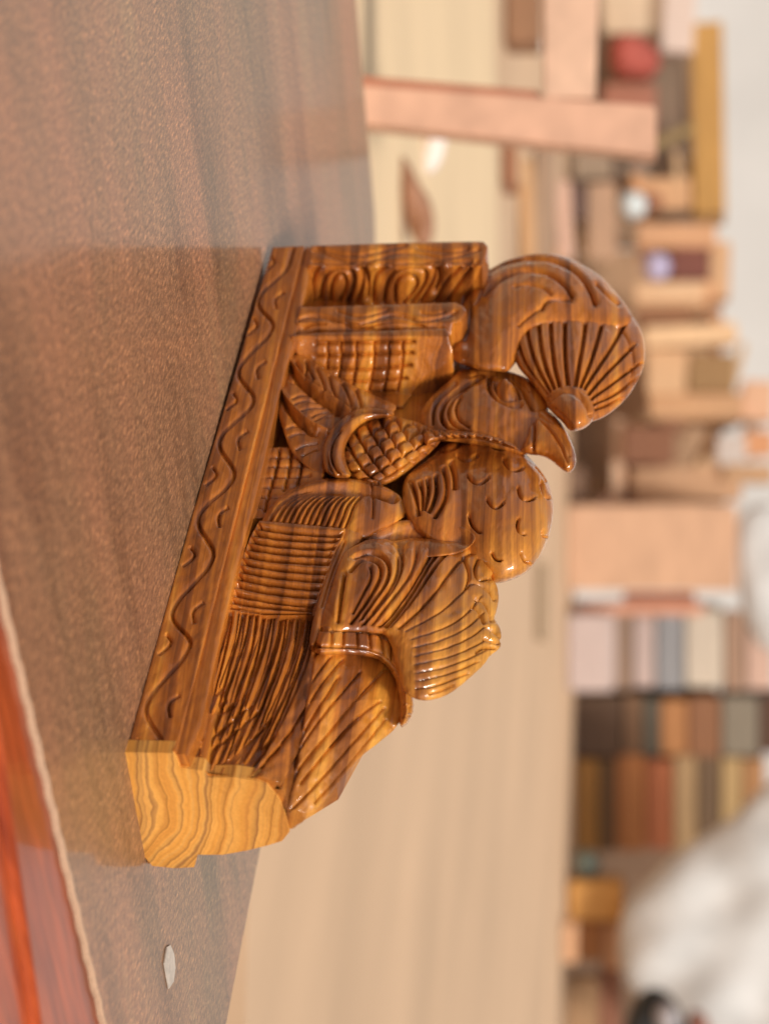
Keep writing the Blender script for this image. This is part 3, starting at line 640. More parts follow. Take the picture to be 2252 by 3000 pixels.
sculpt('strap', smooth(tr('D', [(1078, 140), (1250, 143), (1400, 158), (1482, 190), (1532, 270), (1562, 360), (1588, 480), (1592, 600), (1565, 680), (1510, 712), (1518, 600), (1505, 500), (1480, 420), (1420, 345), (1340, 322), (1200, 312), (1045, 315), (1055, 230)]), True, 1),
       ramp_y((930, 1900), (1200, 2060), 8, 27), puff=10, rad=26, grooves=gst, back=14, bumps=.2)

# ------------------------------------------------------------------ surroundings
def mesh_obj(name, bm_fn, mat, parent=None, smooth_sh=False):
    import bmesh
    bm = bmesh.new(); bm_fn(bm); me = bpy.data.meshes.new(name); bm.to_mesh(me); bm.free()
    if smooth_sh:
        for p in me.polygons: p.use_smooth = True
    me.materials.append(mat); o = bpy.data.objects.new(name, me); sc.collection.objects.link(o)
    if parent: o.parent = parent
    return o
def add_box(bm, lo, hi, bev=0.0, rot=None):
    import bmesh
    r = bmesh.ops.create_cube(bm, size=1); vs = r['verts']
    for v in vs: v.co = Vector([lo[i] + (v.co[i] + .5) * (hi[i] - lo[i]) for i in range(3)])
    if bev: bmesh.ops.bevel(bm, geom=list({e for v in vs for e in v.link_edges}), offset=bev, segments=2, affect='EDGES')
    if rot is not None: bmesh.ops.rotate(bm, verts=bm.verts, cent=(0, 0, 0), matrix=rot)
def tagit(o, label, cat, group=None):
    o['label'] = label; o['category'] = cat
    if group: o['group'] = group
def empty(name, loc, rz=0):
    o = bpy.data.objects.new(name, None); sc.collection.objects.link(o); o.location = loc; o.rotation_euler = (0, 0, rz); return o
def prism(bm, poly, z0, z1):
    lo = [bm.verts.new((x, y, z0)) for x, y in poly]; hi = [bm.verts.new((x, y, z1)) for x, y in poly]
    n = len(poly); bm.faces.new(lo[::-1]); bm.faces.new(hi)
    for i in range(n): bm.faces.new((lo[i], lo[(i + 1) % n], hi[(i + 1) % n], hi[i]))
def lin(r, g, b):
    f = lambda c: (c / 255 / 12.92) if c / 255 < .04045 else ((c / 255 + .055) / 1.055) ** 2.4
    return (f(r), f(g), f(b))

# --- brown sheet material ---------------------------------------------------
m, nt, b = new_mat('brown_pressed_board'); L = nt.links
mg = mapping(nt, (210, 760, 700), rot=(0, 0, R(-143))); gn = N(nt, 'ShaderNodeTexNoise', i_Scale=1.0, i_Detail=5.0, i_Roughness=.85); L.new(mg.outputs[0], gn.inputs['Vector'])
ms = mapping(nt, (30, 4.5, 10), rot=(0, 0, R(5))); sn = N(nt, 'ShaderNodeTexNoise', i_Scale=1.0, i_Detail=4.0, i_Roughness=.55); L.new(ms.outputs[0], sn.inputs['Vector'])
mc = mapping(nt, (7, 4, 7)); cn = N(nt, 'ShaderNodeTexNoise', i_Scale=1.0, i_Detail=3.0); L.new(mc.outputs[0], cn.inputs['Vector'])
c1 = ramp(nt, [(.34, lin(96, 86, 70)), (.44, lin(150, 126, 102)), (.56, lin(176, 138, 112)), (.70, lin(182, 156, 124))]); L.new(sn.outputs[0], c1.inputs[0])
c2 = ramp(nt, [(.35, lin(140, 122, 98)), (.65, lin(186, 130, 104))]); L.new(cn.outputs[0], c2.inputs[0])
col = mixc(nt, .5, c1.outputs[0], c2.outputs[0])
gr_ = ramp(nt, [(.36, (.34, .32, .30)), (.46, (.74, .72, .70)), (.55, (1.1, 1.07, 1.0)), (.65, (2.8, 2.5, 2.0))]); L.new(gn.outputs[0], gr_.inputs[0])
col = mixc(nt, 1.0, col, gr_.outputs[0], 'MULTIPLY')
# scratches: thin pale rubs along the grain and faint curls
mr = mapping(nt, (55, 2.2, 10), rot=(0, 0, R(-4))); sr_ = N(nt, 'ShaderNodeTexNoise', i_Scale=1.0, i_Detail=6.0, i_Roughness=.75); L.new(mr.outputs[0], sr_.inputs['Vector'])
sc_ = ramp(nt, [(.66, (0, 0, 0)), (.72, (1, 1, 1))]); L.new(sr_.outputs[0], sc_.inputs[0])
col = mixc(nt, math_n(nt, 'MULTIPLY', sc_.outputs[0], .35), col, lin(190, 160, 130))
col = mixc(nt, 1.0, col, (.80, .70, .60), 'MULTIPLY')
L.new(col, b.inputs['Base Color'])
b.inputs['Roughness'].default_value = .45; b.inputs['Specular IOR Level'].default_value = .4
b.inputs['Coat Weight'].default_value = .33
rr = ramp(nt, [(.35, (.06, .06, .06)), (.7, (.15, .15, .15))]); L.new(cn.outputs[0], rr.inputs[0]); L.new(rr.outputs[0], b.inputs['Coat Roughness'])
bp = N(nt, 'ShaderNodeBump', i_Strength=.35, i_Distance=.0003); L.new(gn.outputs[0], bp.inputs['Height']); L.new(bp.outputs[0], b.inputs['Normal'])
BOARD = m
FIBRE = plain('raw_board_edge', lin(190, 152, 122), .9, .2, (900, 900, 900)); FIBRE.node_tree.nodes['Bump'].inputs['Distance'].default_value = .0001
# red polished plank
m, nt, b = new_mat('red_polished_wood'); L = nt.links
mp = mapping(nt, (40, 6, 20), rot=(0, 0, R(3))); n = N(nt, 'ShaderNodeTexNoise', i_Scale=1.0, i_Detail=5.0, i_Roughness=.65); L.new(mp.outputs[0], n.inputs['Vector'])
c = ramp(nt, [(.28, (.10, .014, .005)), (.45, (.32, .045, .010)), (.6, (.50, .085, .018)), (.75, (.60, .15, .03))]); L.new(n.outputs[0], c.inputs[0])
mp2 = mapping(nt, (300, 25, 100)); n2 = N(nt, 'ShaderNodeTexNoise', i_Scale=1.0, i_Detail=3.0); L.new(mp2.outputs[0], n2.inputs['Vector'])
c2 = ramp(nt, [(.35, (.6, .55, .5)), (.7, (1.15, 1.15, 1.15))]); L.new(n2.outputs[0], c2.inputs[0])
L.new(mixc(nt, .8, c.outputs[0], c2.outputs[0], 'MULTIPLY'), b.inputs['Base Color'])
b.inputs['Roughness'].default_value = .3; b.inputs['Coat Weight'].default_value = .35; b.inputs['Coat Roughness'].default_value = .08; b.inputs['Specular IOR Level'].default_value = .2
bp = N(nt, 'ShaderNodeBump', i_Strength=.15, i_Distance=.001); L.new(n2.outputs[0], bp.inputs['Height']); L.new(bp.outputs[0], b.inputs['Normal'])
REDW = m

# --- the table ------------------------------------------------------------------
T = empty('work_table', (0, -0.3, -0.75))
tagit(T, 'brown board tabletop with pale sawn edge over a red polished frame, under the bird carving', 'table')
def loc(p): return [(x - 0.0, y + 0.3) for x, y in p]
# the board: outline with an irregular sawn near edge and a rounded far corner
edge = []
ep = tr('1', [(0 + x * .633, 1600 + y * .633) for x, y in ((480, 2200), (420, 1900), (350, 1650), (290, 1380), (250, 1200), (200, 980), (130, 700), (60, 430), (0, 150))])
ew = onZ(ep[:, 0], ep[:, 1], 0.0) / 1000
EFIT = np.polyfit(ew[:, 1], ew[:, 0], 1)
ey = np.append(ew[::-1, 1], .12); ex = np.append(ew[::-1, 0], ew[0, 0])
for i in range(420):
    y = .235 - i * (.235 + .60) / 419
    edge.append((float(np.polyval(EFIT, y)) + random.gauss(0, .00004) + .0005 * math.sin(y * 410), y))
cor = [(-.372 + .03 - .03 * math.cos(a), .2135 + .0 - .03 + .03 * math.sin(a)) for a in np.linspace(0, math.pi / 2, 9)]
poly = [(-.372, -1.0)] + cor + [(edge[0][0], .2275)] + [e for e in edge if e[1] < .2265] + [(edge[-1][0], -.62), (edge[-1][0], -1.0)]
poly = poly[::-1]
sheet = mesh_obj('top_sheet', lambda bm: prism(bm, loc(poly), .7487, .75), BOARD, T)
def edge_strip(bm):
    # splintered lip: slopes from the sheet surface down to the rail
    rows = []
    for k, (x, y) in enumerate(loc(edge)):
        w1 = .0010 + .00015 * math.sin(k * .35) * math.sin(k * .11) + random.random() * .0001
        rows.append([bm.verts.new(v) for v in ((x - .0004, y, .7505), (x + w1 * .5, y, .7503), (x + w1, y, .7497), (x + w1 + .0002, y, .7484), (x - .0004, y, .7484))])
    for a, c_ in zip(rows, rows[1:]):
        for q in range(4): bm.faces.new((a[q], c_[q], c_[q + 1], a[q + 1]))
edg = mesh_obj('sawn_edge', edge_strip, FIBRE, T)
import bmesh as _b
_m = _b.new(); _m.from_mesh(edg.data); _b.ops.recalc_face_normals(_m, faces=_m.faces); _m.to_mesh(edg.data); _m.free()
def redbar(bm):
    # rounded polished rail beneath the sheet
    pr = [(.40, .7483), (.470, .7483)] + [(.470 + .004 * math.sin(a), .7443 + .004 * math.cos(a)) for a in np.linspace(.2, 1.3, 5)] + [(.478, .7449), (.62, .7447), (.625, .739), (.625, .70), (.40, .70)]
    a = [bm.verts.new((x + (y + .7) * 0.0, y, z)) for y in (-.1,) for x, z in pr]; c_ = [bm.verts.new((x, .54, z)) for x, z in pr]
    for v in a + c_:
        if .41 < v.co.x < .5: v.co.x += .020 + .20 * (v.co.y - .3)
    n_ = len(pr); bm.faces.new(a); bm.faces.new(c_[::-1])
    for i in range(n_): bm.faces.new((a[(i + 1) % n_], a[i], c_[i], c_[(i + 1) % n_]))
mesh_obj('red_rail', redbar, REDW, T)
mesh_obj('under_frame', lambda bm: add_box(bm, (-.36, -.68, .68), (.398, .50, .7484), .004), REDW, T)
for lx, ly in ((-.30, -.60), (.33, -.60), (-.30, .42), (.33, .42)):
    mesh_obj('leg', lambda bm: add_box(bm, (lx - .03, ly - .03, 0), (lx + .03, ly + .03, .679), .004), REDW, T)
# pale flake of dried glue on the sheet
fl = tr('S', [(358, 2045), (365, 2040), (373, 2060), (376, 2090), (372, 2120), (362, 2135), (357, 2110), (352, 2080)])
w_ = onZ(fl[:, 0], fl[:, 1], 0.0) / 1000
def flake(bm):
    prism(bm, [(p[0], p[1] + .3) for p in w_][::-1], .7502, .7507)
    import bmesh
    bmesh.ops.recalc_face_normals(bm, faces=bm.faces)
mesh_obj('glue_flake', flake, plain('dried_glue', lin(196, 180, 164), .5, .2, (300, 300, 300)), T)

# --- ground, wall, platform ----------------------------------------------------------
FLOOR = plain('packed_earth', lin(150, 128, 106), .9, .2, (2, 2, 2))
g = mesh_obj('ground', lambda bm: add_box(bm, (-60, -60, -.95), (60, 60, -.75)), FLOOR); g['kind'] = 'structure'
def upright_frame(px, py, D):
    """world point seen at display position (px,py) at D metres along the view axis"""
    p = CAM + D * 1000 * ray(px * 1.3566, py * 1.3566); return p / 1000
WALLM = plain('whitewashed_plaster', lin(214, 209, 203), .9, .08, (1.2, 1.2, 1.2))
wc = upright_frame(1500, 1100, 10.5)
yaw = math.atan2(RT[1], RT[0])
wall = mesh_obj('wall', lambda bm: add_box(bm, (-9, 0, 0), (9, .25, 4.2)), WALLM); wall.location = (wc[0], wc[1], -.75); wall.rotation_euler = (0, 0, yaw)
tagit(wall, 'blurred whitewashed workshop wall behind all the timber', 'wall')

PLY = plain('pale_plywood', lin(203, 168, 134), .75, .13, stretch=(.9, 3.2, 3))
CRM = plain('cream_plywood', lin(226, 196, 156), .75, .09, stretch=(5, 1.5, 3))
pf_ = empty('platform', (-1.9, 2.2, -.75)); tagit(pf_, 'long low pale plywood platform filling the space behind the table', 'platform')
dv = np.array([.6, .832]); nv = np.array([-.74, .67])
fx = [(-4.57 - 6 * .6, 4.27 - 6 * .806), (-4.57 + 5 * .6, 4.27 + 5 * .806)]
quad = [(-.5, .42), (2.6, 3.6), (fx[1][0], fx[1][1]), (fx[0][0], fx[0][1]), (-3.2, -1.2), (-1.0, -.6)]
a_ = sum(quad[i][0] * quad[(i + 1) % 6][1] - quad[(i + 1) % 6][0] * quad[i][1] for i in range(6))
if a_ < 0: quad = quad[::-1]
mesh_obj('plywood_top', lambda bm: prism(bm, [(x + 1.9, y - 2.2) for x, y in quad], .61, .63), PLY, pf_)
for q in quad: mesh_obj('leg', lambda bm: add_box(bm, ((q[0] * .9 + -1.9 * .1) + 1.9 - .04, (q[1] * .9 + 2.2 * .1) - 2.2 - .04, 0), ((q[0] * .9 - .19) + 1.9 + .04, (q[1] * .9 + .22) - 2.2 + .04, .609)), PLY, pf_)
cs = [onZ(x * 1.3566, y * 1.3566, -114) / 1000 for x, y in ((700, -260), (1060, -260), (1070, 200), (1075, 560), (1035, 900), (860, 900), (700, 600))]
cr2 = [(p[0], p[1]) for p in cs]
a_ = sum(cr2[i][0] * cr2[(i + 1) % 7][1] - cr2[(i + 1) % 7][0] * cr2[i][1] for i in range(7))
if a_ < 0: cr2 = cr2[::-1]
cc = np.mean(cr2, 0)
o = mesh_obj('plywood_sheet', lambda bm: prism(bm, [(x - cc[0], y - cc[1]) for x, y in cr2], 0, .006), CRM); o.location = (cc[0], cc[1], -.1195)
tagit(o, 'cream plywood sheet lying on the platform behind the far end of the table', 'plywood sheet')

MC = {}
def cm(col, rough=.65, metal=0):
    k = (col, rough)
    if k not in MC: MC[k] = plain('painted_%d' % len(MC) if False else 'timber_tone_%s' % ''.join('abcdefghij'[int(c)] for c in str(len(MC))), lin(*col), rough, .14, stretch=(6, 30, 30))
    return MC[k]
def block(name, label, cat, x0, x1, y0, y1, D, th, col, group=None, down=None, tilt=0, rail=None, rough=.65):
    """timber block: x0..x1 = its height range and y0..y1 its width range as seen, D metres away, th metres deep"""
    xm, ym = (x0 + x1) / 2, (y0 + y1) / 2
    p = upright_frame(xm, ym, D); pz0 = upright_frame(x0, ym, D)[2]; pz1 = upright_frame(x1, ym, D)[2]
    if down is not None: pz0 = down
    wdt = np.linalg.norm(upright_frame(xm, y1, D) - upright_frame(xm, y0, D)); h = pz1 - pz0
    r = empty(name, (p[0], p[1], pz0), yaw + tilt); tagit(r, label, cat, group)
    bev = min(.006, h * .08)
    mesh_obj('face_board', lambda bm: add_box(bm, (-wdt / 2, 0, 0), (wdt / 2, th * .5, h), bev), cm(col, rough), r)
    mesh_obj('back_board', lambda bm: add_box(bm, (-wdt / 2 * .97, th * .5 + .001, 0), (wdt / 2 * .97, th, h * .985), bev), cm(tuple(int(c * .9) for c in col), rough), r)
    return r
def rest(x0, D):
    # things low in the picture stand on the platform, the rest are stacked in the racks at its far end
    return 1594.0 / (1460 - x0) if x0 < 1228 else max(D, 6.78 + (D - 4.4) * .2)
def plank(label, x0, x1, y0, y1, D, th, col, group, name='plank', cat='plank', tilt=0, rough=.65, down=None):
    D = rest(x0, D); xm, ym = (x0 + x1) / 2, (y0 + y1) / 2
    p = upright_frame(xm, ym, D); z0 = upright_frame(x0, ym, D)[2]; z1 = upright_frame(x1, ym, D)[2]
    if down is not None: z0 = down
    wdt = np.linalg.norm(upright_frame(xm, y1, D) - upright_frame(xm, y0, D))
    o = mesh_obj(name, lambda bm: add_box(bm, (-wdt / 2, 0, 0), (wdt / 2, th, z1 - z0), min(.005, (z1 - z0) * .1)), cm(col, rough))
    o.location = (p[0], p[1], z0); o.rotation_euler = (0, 0, yaw + tilt); tagit(o, label, cat, group); return o
BZ = -.1195
# upright post with its cross rail, on the cream sheet
D = 2.15
post = empty('wooden_frame', tuple(onZ(780 * 1.3566, 240 * 1.3566, -113) / 1000), 0); tagit(post, 'pinkish unpainted timber frame of one post and a rail, standing on the cream plywood sheet', 'timber frame')
pl_ = Vector(post.location)
def beam(name, pts, D, th, col):
    vs = [Vector(upright_frame(x, y, D)) - pl_ for x, y in pts]; bk = Vector((FH[0], FH[1], 0)) * th
    def f(bm):
        import bmesh
        a = [bm.verts.new(v) for v in vs]; c_ = [bm.verts.new(v + bk) for v in vs]; n_ = len(vs)
        bm.faces.new(a); bm.faces.new(c_[::-1])
        for i in range(n_): bm.faces.new((a[(i + 1) % n_], a[i], c_[i], c_[(i + 1) % n_]))
        bmesh.ops.recalc_face_normals(bm, faces=bm.faces)
        bmesh.ops.bevel(bm, geom=bm.edges[:], offset=.002, segments=2, affect='EDGES')
    return mesh_obj(name, f, cm(col), post)
beam('post', [(740, 180), (1415, 228), (1415, 335), (740, 262)], D, .05, (206, 160, 132))
beam('post_side', [(740, 160), (1166, 196), (1166, 222), (740, 180)], D + .012, .04, (176, 112, 82))
beam('rail', [(1172, -60), (1290, -60), (1282, 212), (1172, 212)], D + .004, .04, (212, 172, 144))

# three stacks of boards at the far end of the platform
DS = 6.9
rows = [
 ('board in the upper-left stack', 1325, 1490, [(1225, 1322, (192, 172, 164), 'greyish pink'), (1326, 1362, (160, 130, 108), 'brown'), (1366, 1412, (200, 176, 166), 'pale rose'), (1416, 1474, (150, 148, 148), 'blue-grey'), (1478, 1560, (206, 190, 170), 'wide cream'), (1564, 1606, (168, 134, 110), 'light brown'), (1610, 1668, (206, 170, 150), 'pinkish topmost')]),
 ('board in the middle stack', 1506, 1630, [(1240, 1342, (104, 78, 58), 'dark brown lowest'), (1345, 1384, (132, 98, 70), 'mid brown'), (1387, 1422, (96, 88, 74), 'dark slate'), (1425, 1482, (180, 124, 76), 'orange tan'), (1485, 1554, (144, 98, 66), 'reddish brown'), (1557, 1636, (136, 124, 106), 'grey'), (1639, 1700, (92, 62, 44), 'darkest')]),
 ('board in the right stack', 1636, 1838, [(1240, 1290, (186, 132, 66), 'ochre lowest'), (1293, 1326, (122, 90, 58), 'thin dark'), (1329, 1390, (190, 124, 72), 'broad orange'), (1393, 1450, (172, 100, 62), 'red-brown'), (1453, 1502, (172, 140, 100), 'olive tan'), (1505, 1552, (110, 86, 62), 'dark brown'), (1555, 1600, (184, 152, 104), 'khaki'), (1603, 1650, (172, 124, 80), 'tan topmost')]),
]
for nm, y0, y1, lst in rows:
    for x0, x1, col, word in lst:
        plank('%s %s at the far end of the platform' % (word, nm), x0, x1, y0 + rng.integers(-6, 6), y1 + rng.integers(-6, 6), DS, .35, col, 'boards stacked at the far end of the platform', tilt=float(rng.normal(0, .02)))
block('plywood_partition', 'brown plywood partition directly behind the three board stacks', 'partition', 1240, 1545, 1300, 2420, 7.6, .1, (128, 98, 74), down=-.75)
# tan box and the timber around it
block('packing_case', 'big tan packing case above the bird breast, left of the board stacks', 'packing case', 1322, 1590, 1090, 1275, 6.75, .4, (202, 160, 128), down=BZ)
plank('dark brown batten between the packing case and the pale boards', 1345, 1500, 1279, 1302, 5.15, .05, (150, 92, 66), 'loose battens')
plank('pinkish slat right of the big tan packing case', 1240, 1520, 1303, 1328, 5.2, .05, (206, 150, 122), 'loose battens')
plank('low greyish beige block at the foot of the bird, behind its breast', 1225, 1320, 1090, 1270, 5.4, .3, (190, 160, 132), 'blocks on the platform', name='timber_block', cat='timber block', down=BZ)
plank('long dark stick lying on the platform beside the bird breast', 1228, 1262, 1010, 1195, 5.0, .06, (120, 92, 72), 'sticks on the platform', name='stick', cat='stick', tilt=.1)
plank('faint grey stick lying nearer on the plywood platform', 1158, 1178, 1215, 1385, 4.2, .05, (160, 136, 108), 'sticks on the platform', name='stick', cat='stick', tilt=-.05)
# brown-tan cupboard and shelves behind the crest
block('plywood_partition', 'tall tan plywood partition behind the crest and the wooden clutter', 'partition', 1080, 1555, 540, 1100, 7.4, .1, (190, 152, 118), down=-.75)
block('plywood_partition', 'brown plywood partition behind the post, farther left of the tan one', 'partition', 1040, 1490, -80, 535, 7.3, .1, (172, 142, 114), down=-.75)
pieces = [
 ('cream plank lying flat beside the crest', 1390, 1590, 704, 748, 4.6, .2, (222, 184, 142)),
 ('cream plank in the frame below the lilac tin', 1370, 1522, 606, 650, 4.4, .2, (222, 182, 142)),
 ('dark brown gap board between the two cream planks', 1372, 1495, 655, 700, 4.7, .2, (134, 92, 62)),
 ('olive brown block above the crest fan', 1485, 1585, 760, 842, 4.8, .2, (152, 118, 78)),
 ('sandy board left of the olive brown block', 1395, 1480, 752, 850, 4.9, .2, (208, 168, 128)),
 ('tan batten along the top of the crest fan', 1400, 1600, 850, 905, 5.0, .2, (196, 152, 112)),
 ('brown lump of timber beyond the beak', 1345, 1455, 918, 1000, 4.9, .25, (128, 84, 58)),
 ('small dark brown offcut above the timber lump', 1420, 1480, 860, 930, 5.1, .15, (140, 96, 68)),
 ('light board standing beyond the beak', 1320, 1345, 905, 1085, 5.2, .1, (206, 170, 140)),
 ('tan offcut between lump and packing case', 1365, 1600, 1010, 1085, 5.4, .2, (196, 154, 118)),
 ('pinkish board at the top, right of the crest', 1600, 1670, 820, 905, 5.3, .2, (218, 172, 138)),
 ('orange cloth-bright offcut by the wall', 1600, 1670, 930, 985, 5.0, .1, (206, 146, 102)),
 ('brown rail under the orange offcut', 1560, 1670, 1000, 1040, 5.2, .15, (190, 150, 112)),
 ('pale grey folded sheet left of the orange offcut', 1545, 1610, 940, 998, 4.9, .1, (196, 182, 172)),
 ('orange brown frame side right of the lilac tin', 1380, 1540, 618, 606, 4.5, .2, (202, 150, 108)),
 ('orange tan frame top left of the lilac tin', 1375, 1545, 478, 530, 4.5, .2, (208, 158, 118)),
 ('maroon panel above the lilac tin', 1446, 1528, 535, 606, 4.55, .1, (124, 74, 62)),
 ('tan upright over the maroon panel', 1530, 1575, 520, 640, 4.5, .2, (204, 162, 122)),
 ('tan batten standing low beside the slabs', 1120, 1150, 340, 560, 3.6, .1, (200, 156, 112)),
 ('grey-brown batten beside the slabs', 1152, 1196, 300, 560, 3.8, .1, (164, 136, 112)),
 ('rosy batten in the row beside the slabs', 1200, 1232, 390, 560, 3.9, .1, (204, 166, 144)),
 ('short dark slab in the row of battens', 1236, 1262, 395, 470, 3.8, .1, (100, 76, 68)),
 ('mottled brown slab above the battens', 1236, 1320, 300, 385, 4.0, .1, (150, 128, 106)),
 ('brown batten at the end of the row', 1266, 1330, 395, 560, 4.0, .1, (176, 140, 112)),
 ('thin reddish batten beside the cream sheet', 1084, 1112, 255, 400, 3.5, .08, (158, 108, 78)),
 ('dark grey-brown board under the ochre shelf', 1405, 1488, 130, 470, 5.2, .15, (128, 106, 86)),
 ('brown board edge beside the dark one', 1330, 1400, 320, 420, 5.1, .1, (150, 128, 108)),
 ('ochre shelf board along the white wall', 1492, 1562, 45, 462, 5.0, .25, (186, 140, 76)),
 ('tan block under the ochre shelf end', 1345, 1490, 385, 455, 5.0, .2, (206, 160, 118)),
 ('brown board at the left edge behind the rail', 1090, 1165, -60, 92, 3.4, .1, (150, 110, 80)),
 ('sandy board behind the rail end', 1300, 1400, -60, 70, 4.4, .2, (206, 180, 150)),
 ('reddish brown tool chest below the red bundle', 1300, 1415, 175, 285, 4.6, .2, (168, 112, 90)),
 ('pale pink tin standing beside the red bundle', 1430, 1500, -60, 108, 4.6, .12, (214, 192, 178)),
]
for lab, x0, x1, y0, y1, D, th, col in pieces:
    if y1 < y0: y0, y1 = y1, y1 + 40
    plank(lab, x0, x1, y0, y1, D, th, col, 'timber offcuts and boards piled in the workshop', name='timber_offcut', cat='offcut', tilt=float(rng.normal(0, .1))).rotation_euler[1] = float(rng.normal(0, .035))

# smaller loose pieces filling the racks behind the crest
CW = [('pale cream', (222, 196, 160)), ('sandy', (204, 168, 128)), ('reddish brown', (150, 96, 68)), ('dark brown', (104, 74, 54)), ('orange tan', (206, 146, 96)), ('grey-brown', (146, 126, 106)), ('rosy', (204, 166, 146)), ('olive', (150, 126, 84))]
AN = [('between the slabs and the white wall', 1090, 1330, 300, 545, 4.4), ('under the ochre shelf', 1330, 1490, 250, 470, 4.7), ('near the lilac tin', 1380, 1560, 470, 640, 4.9), ('above the crest fan', 1400, 1600, 640, 850, 5.3),
      ('level with the beak tip', 1260, 1420, 1000, 1100, 5.5), ('by the orange offcut', 1440, 1640, 850, 1080, 5.6), ('behind the timber lump', 1300, 1480, 880, 1010, 5.7)]
for (an, ax0, ax1, ay0, ay1, ad) in AN:
    for k in rng.choice(8, 6, replace=False):
        word, col = CW[k]; up_ = rng.random() < .5
        hh, ww = (rng.uniform(50, 110), rng.uniform(14, 34)) if up_ else (rng.uniform(14, 34), rng.uniform(50, 120))
        x = rng.uniform(ax0, ax1 - hh * .6); y = rng.uniform(ay0, ay1 - ww * .6)
        plank('%s %s %s' % (word, 'upright stick' if up_ else 'flat lath', an), x, x + hh, y, y + ww, ad + rng.uniform(-.3, .3), float(rng.uniform(.03, .12)), col, 'small loose pieces in the racks', name='offcut_stick', cat='offcut', tilt=float(rng.normal(0, .25))).rotation_euler[1] = float(rng.normal(0, .3))

def solid_blob(name, label, cat, pts, D, swell, mat, parent=None, lumps=0.0, rad=80, group=None):
    """soft body: outline swelling towards and away from the viewer side, D metres off"""
    P = smooth(tr('S', pts), True, 2); step = max(3, (P.max() - P.min()) / 90)
    xs = np.arange(P[:, 0].min() - step, P[:, 0].max() + 2 * step, step); ys = np.arange(P[:, 1].min() - step, P[:, 1].max() + 2 * step, step)
    X, Y = np.meshgrid(xs, ys, indexing='ij'); ins = inside(X, Y, P); dist, _, nx, ny, _ = seg_dist(X, Y, P, True)
    nr = (~ins) & (dist < step); X = np.where(nr, nx, X); Y = np.where(nr, ny, Y); dist = np.where(nr, 0, dist); ok = ins | nr
    pf = prof(dist, rad * 1.3566); base = CAM + D * 1000 * ray(X, Y); fh = np.array([FH[0], FH[1], 0])
    q = lumps * (np.sin(X * .021 + 2 * np.sin(Y * .009)) + .6 * np.sin(Y * .033 + X * .012))
    Fv = (base - fh * ((swell * (pf + q * pf))[..., None]))[ok]; Bv = (base + fh * (swell * pf)[..., None])[ok]
    vid = -np.ones(X.shape, int); k = ok.sum(); vid[ok] = np.arange(k)
    a, b_, c_, d = vid[:-1, :-1], vid[1:, :-1], vid[1:, 1:], vid[:-1, 1:]
    m_ = (a >= 0) & (b_ >= 0) & (c_ >= 0) & (d >= 0); f = np.stack([a[m_], b_[m_], c_[m_], d[m_]], -1)
    fr = np.vstack([f[:, [0, 1, 2]], f[:, [0, 2, 3]]] + [np.stack([p_[z_], q_[z_], r_[z_]], -1) for p_, q_, r_, o_ in ((a, b_, c_, d), (b_, c_, d, a), (c_, d, a, b_), (d, a, b_, c_)) for z_ in [(p_ >= 0) & (q_ >= 0) & (r_ >= 0) & (o_ < 0)]])
    e = np.vstack([fr[:, [0, 1]], fr[:, [1, 2]], fr[:, [2, 0]]]); ks = np.sort(e, 1); _, inv, cnt = np.unique(ks, axis=0, return_inverse=True, return_counts=True); be = e[cnt[inv.ravel()] == 1]
    fc = np.vstack([fr, fr[:, ::-1] + k, np.stack([be[:, 1], be[:, 0], be[:, 0] + k], -1), np.stack([be[:, 1], be[:, 0] + k, be[:, 1] + k], -1)])
    V = np.vstack([Fv, Bv]); org = V.mean(0); org[2] = V[:, 2].min()
    if parent is not None: org = np.array(parent.location) * 1000
    o = make_mesh(name, (V - org) / 1000, fc, mat, parent)
    if parent is None: o.location = org / 1000; tagit(o, label, cat, group)
    return o
CL = plain('white_cotton', lin(196, 193, 189), .95, .16, (7, 7, 7))
solid_blob('draped_cloth', 'large heap of crumpled white cloth in front of the board stacks', 'cloth',
           [(1340, 1975), (1362, 1935), (1450, 1850), (1530, 1795), (1590, 1760), (1640, 1700), (1720, 1660), (1900, 1700), (1950, 2000), (1950, 2400), (1600, 2420), (1500, 2300), (1425, 2190), (1340, 2120), (1332, 2040)], 6.6, 90, CL, lumps=.13, rad=170)
solid_blob('draped_cloth', 'small pale cloth hanging by the wall, above the packing case', 'cloth', [(1590, 1095), (1700, 1085), (1720, 1400), (1640, 1410), (1600, 1330), (1592, 1200)], 6.9, 40, CL, lumps=.2, rad=60)
blk = plain('black_rubber', (.012, .012, .012), .4, .2); gry = plain('grey_metal', lin(150, 142, 142), .4, .1)
wh = empty('grinding_wheel', tuple(upright_frame(1385, 2250, 6.3)), 0); tagit(wh, 'black rounded wheel with a grey hub, half out of frame below the white cloth', 'wheel')
solid_blob('wheel_disc', '', '', [(1345, 2215), (1365, 2160), (1400, 2128), (1440, 2140), (1475, 2190), (1490, 2300), (1400, 2360), (1340, 2300)], 6.3, 45, blk, wh, rad=40)
solid_blob('hub', '', '', [(1410, 2175), (1440, 2160), (1465, 2180), (1468, 2215), (1445, 2240), (1415, 2225)], 6.24, 30, gry, wh, rad=25)
solid_blob('timber_offcut', 'reddish brown rounded piece beside the black wheel', 'offcut', [(1478, 2175), (1530, 2190), (1545, 2300), (1490, 2300)], 6.35, 35, cm((136, 84, 66)), rad=25)
block('stool', 'ochre wooden stool right of the ochre boards on the platform', 'stool', 1225, 1345, 1905, 1990, 6.7, .15, (206, 148, 76), down=None)
plank('brown orange leg piece below the ochre stool', 1245, 1300, 1992, 2075, 4.25, .08, (176, 116, 64), 'timber below the stool', name='timber_offcut', cat='offcut')
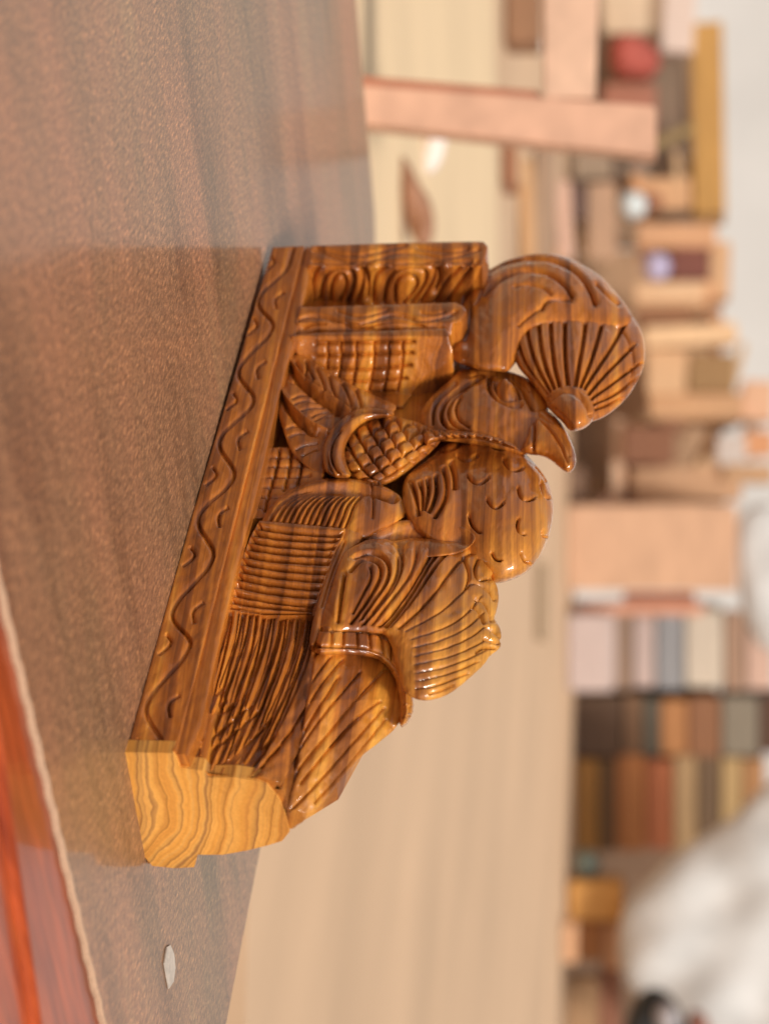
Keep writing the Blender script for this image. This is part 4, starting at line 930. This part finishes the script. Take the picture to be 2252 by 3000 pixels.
plank('pinkish tan piece on the upper side of the brown leg piece', 1302, 1342, 1995, 2110, 4.3, .08, (214, 160, 118), 'timber below the stool', name='timber_offcut', cat='offcut')
plank('pinkish tan piece under the brown leg piece', 1212, 1244, 1995, 2080, 4.3, .08, (208, 160, 120), 'timber below the stool', name='timber_offcut', cat='offcut')
plank('olive brown block at the corner of the platform', 1222, 1290, 2115, 2300, 4.3, .1, (164, 128, 92), 'timber at the corner', name='timber_offcut', cat='offcut')
plank('dark reddish block over the olive brown one', 1292, 1340, 2090, 2300, 4.3, .1, (140, 92, 68), 'timber at the corner', name='timber_offcut', cat='offcut')
solid_blob('tin_can', 'teal rounded tin between the ochre board and the stool', 'tin', [(1240, 1835), (1275, 1832), (1298, 1855), (1292, 1895), (1250, 1900), (1238, 1870)], 6.8, 60, cm((112, 120, 108)), rad=22)
solid_blob('cup', 'pale bluish cup among the brown clutter', 'cup', [(1330, 425), (1360, 405), (1392, 420), (1398, 455), (1372, 480), (1335, 465)], 6.8, 60, plain('glazed_blue_white', lin(206, 212, 210), .3, .05), rad=30)
solid_blob('tin_can', 'lilac tin in the orange frame opening', 'tin', [(1388, 545), (1425, 540), (1448, 560), (1445, 600), (1405, 612), (1386, 590)], 6.7, 50, plain('lilac_paint', lin(176, 164, 190), .4, .05), rad=25)
solid_blob('knob', 'small white knob just left of the cross rail', 'knob', [(1142, 80), (1165, 72), (1184, 88), (1182, 115), (1160, 125), (1142, 108)], 5.0, 30, plain('white_glaze', lin(226, 212, 196), .4, .05), rad=22)
solid_blob('cloth_bundle', 'red bundle of cloth above the cross rail', 'bundle', [(1312, 85), (1350, 70), (1400, 85), (1428, 120), (1420, 165), (1370, 175), (1318, 170)], 6.7, 90, plain('red_cotton', lin(160, 74, 60), .8, .15), lumps=.2, rad=30)
solid_blob('carved_figure', 'dark brown pointed carving lying on the cream plywood sheet', 'carving', [(862, 330), (880, 345), (905, 395), (935, 440), (940, 520), (905, 545), (875, 480), (868, 410)], 2.66, 22, cm((158, 112, 84)), lumps=.3, rad=18)
solid_blob('paper_sheet', 'white crumpled paper beside the dark brown carving on the cream sheet', 'paper', [(915, 300), (935, 275), (968, 278), (958, 335), (938, 378), (905, 372)], 2.9, 10, plain('white_paper', lin(232, 218, 208), .8, .04), rad=14)
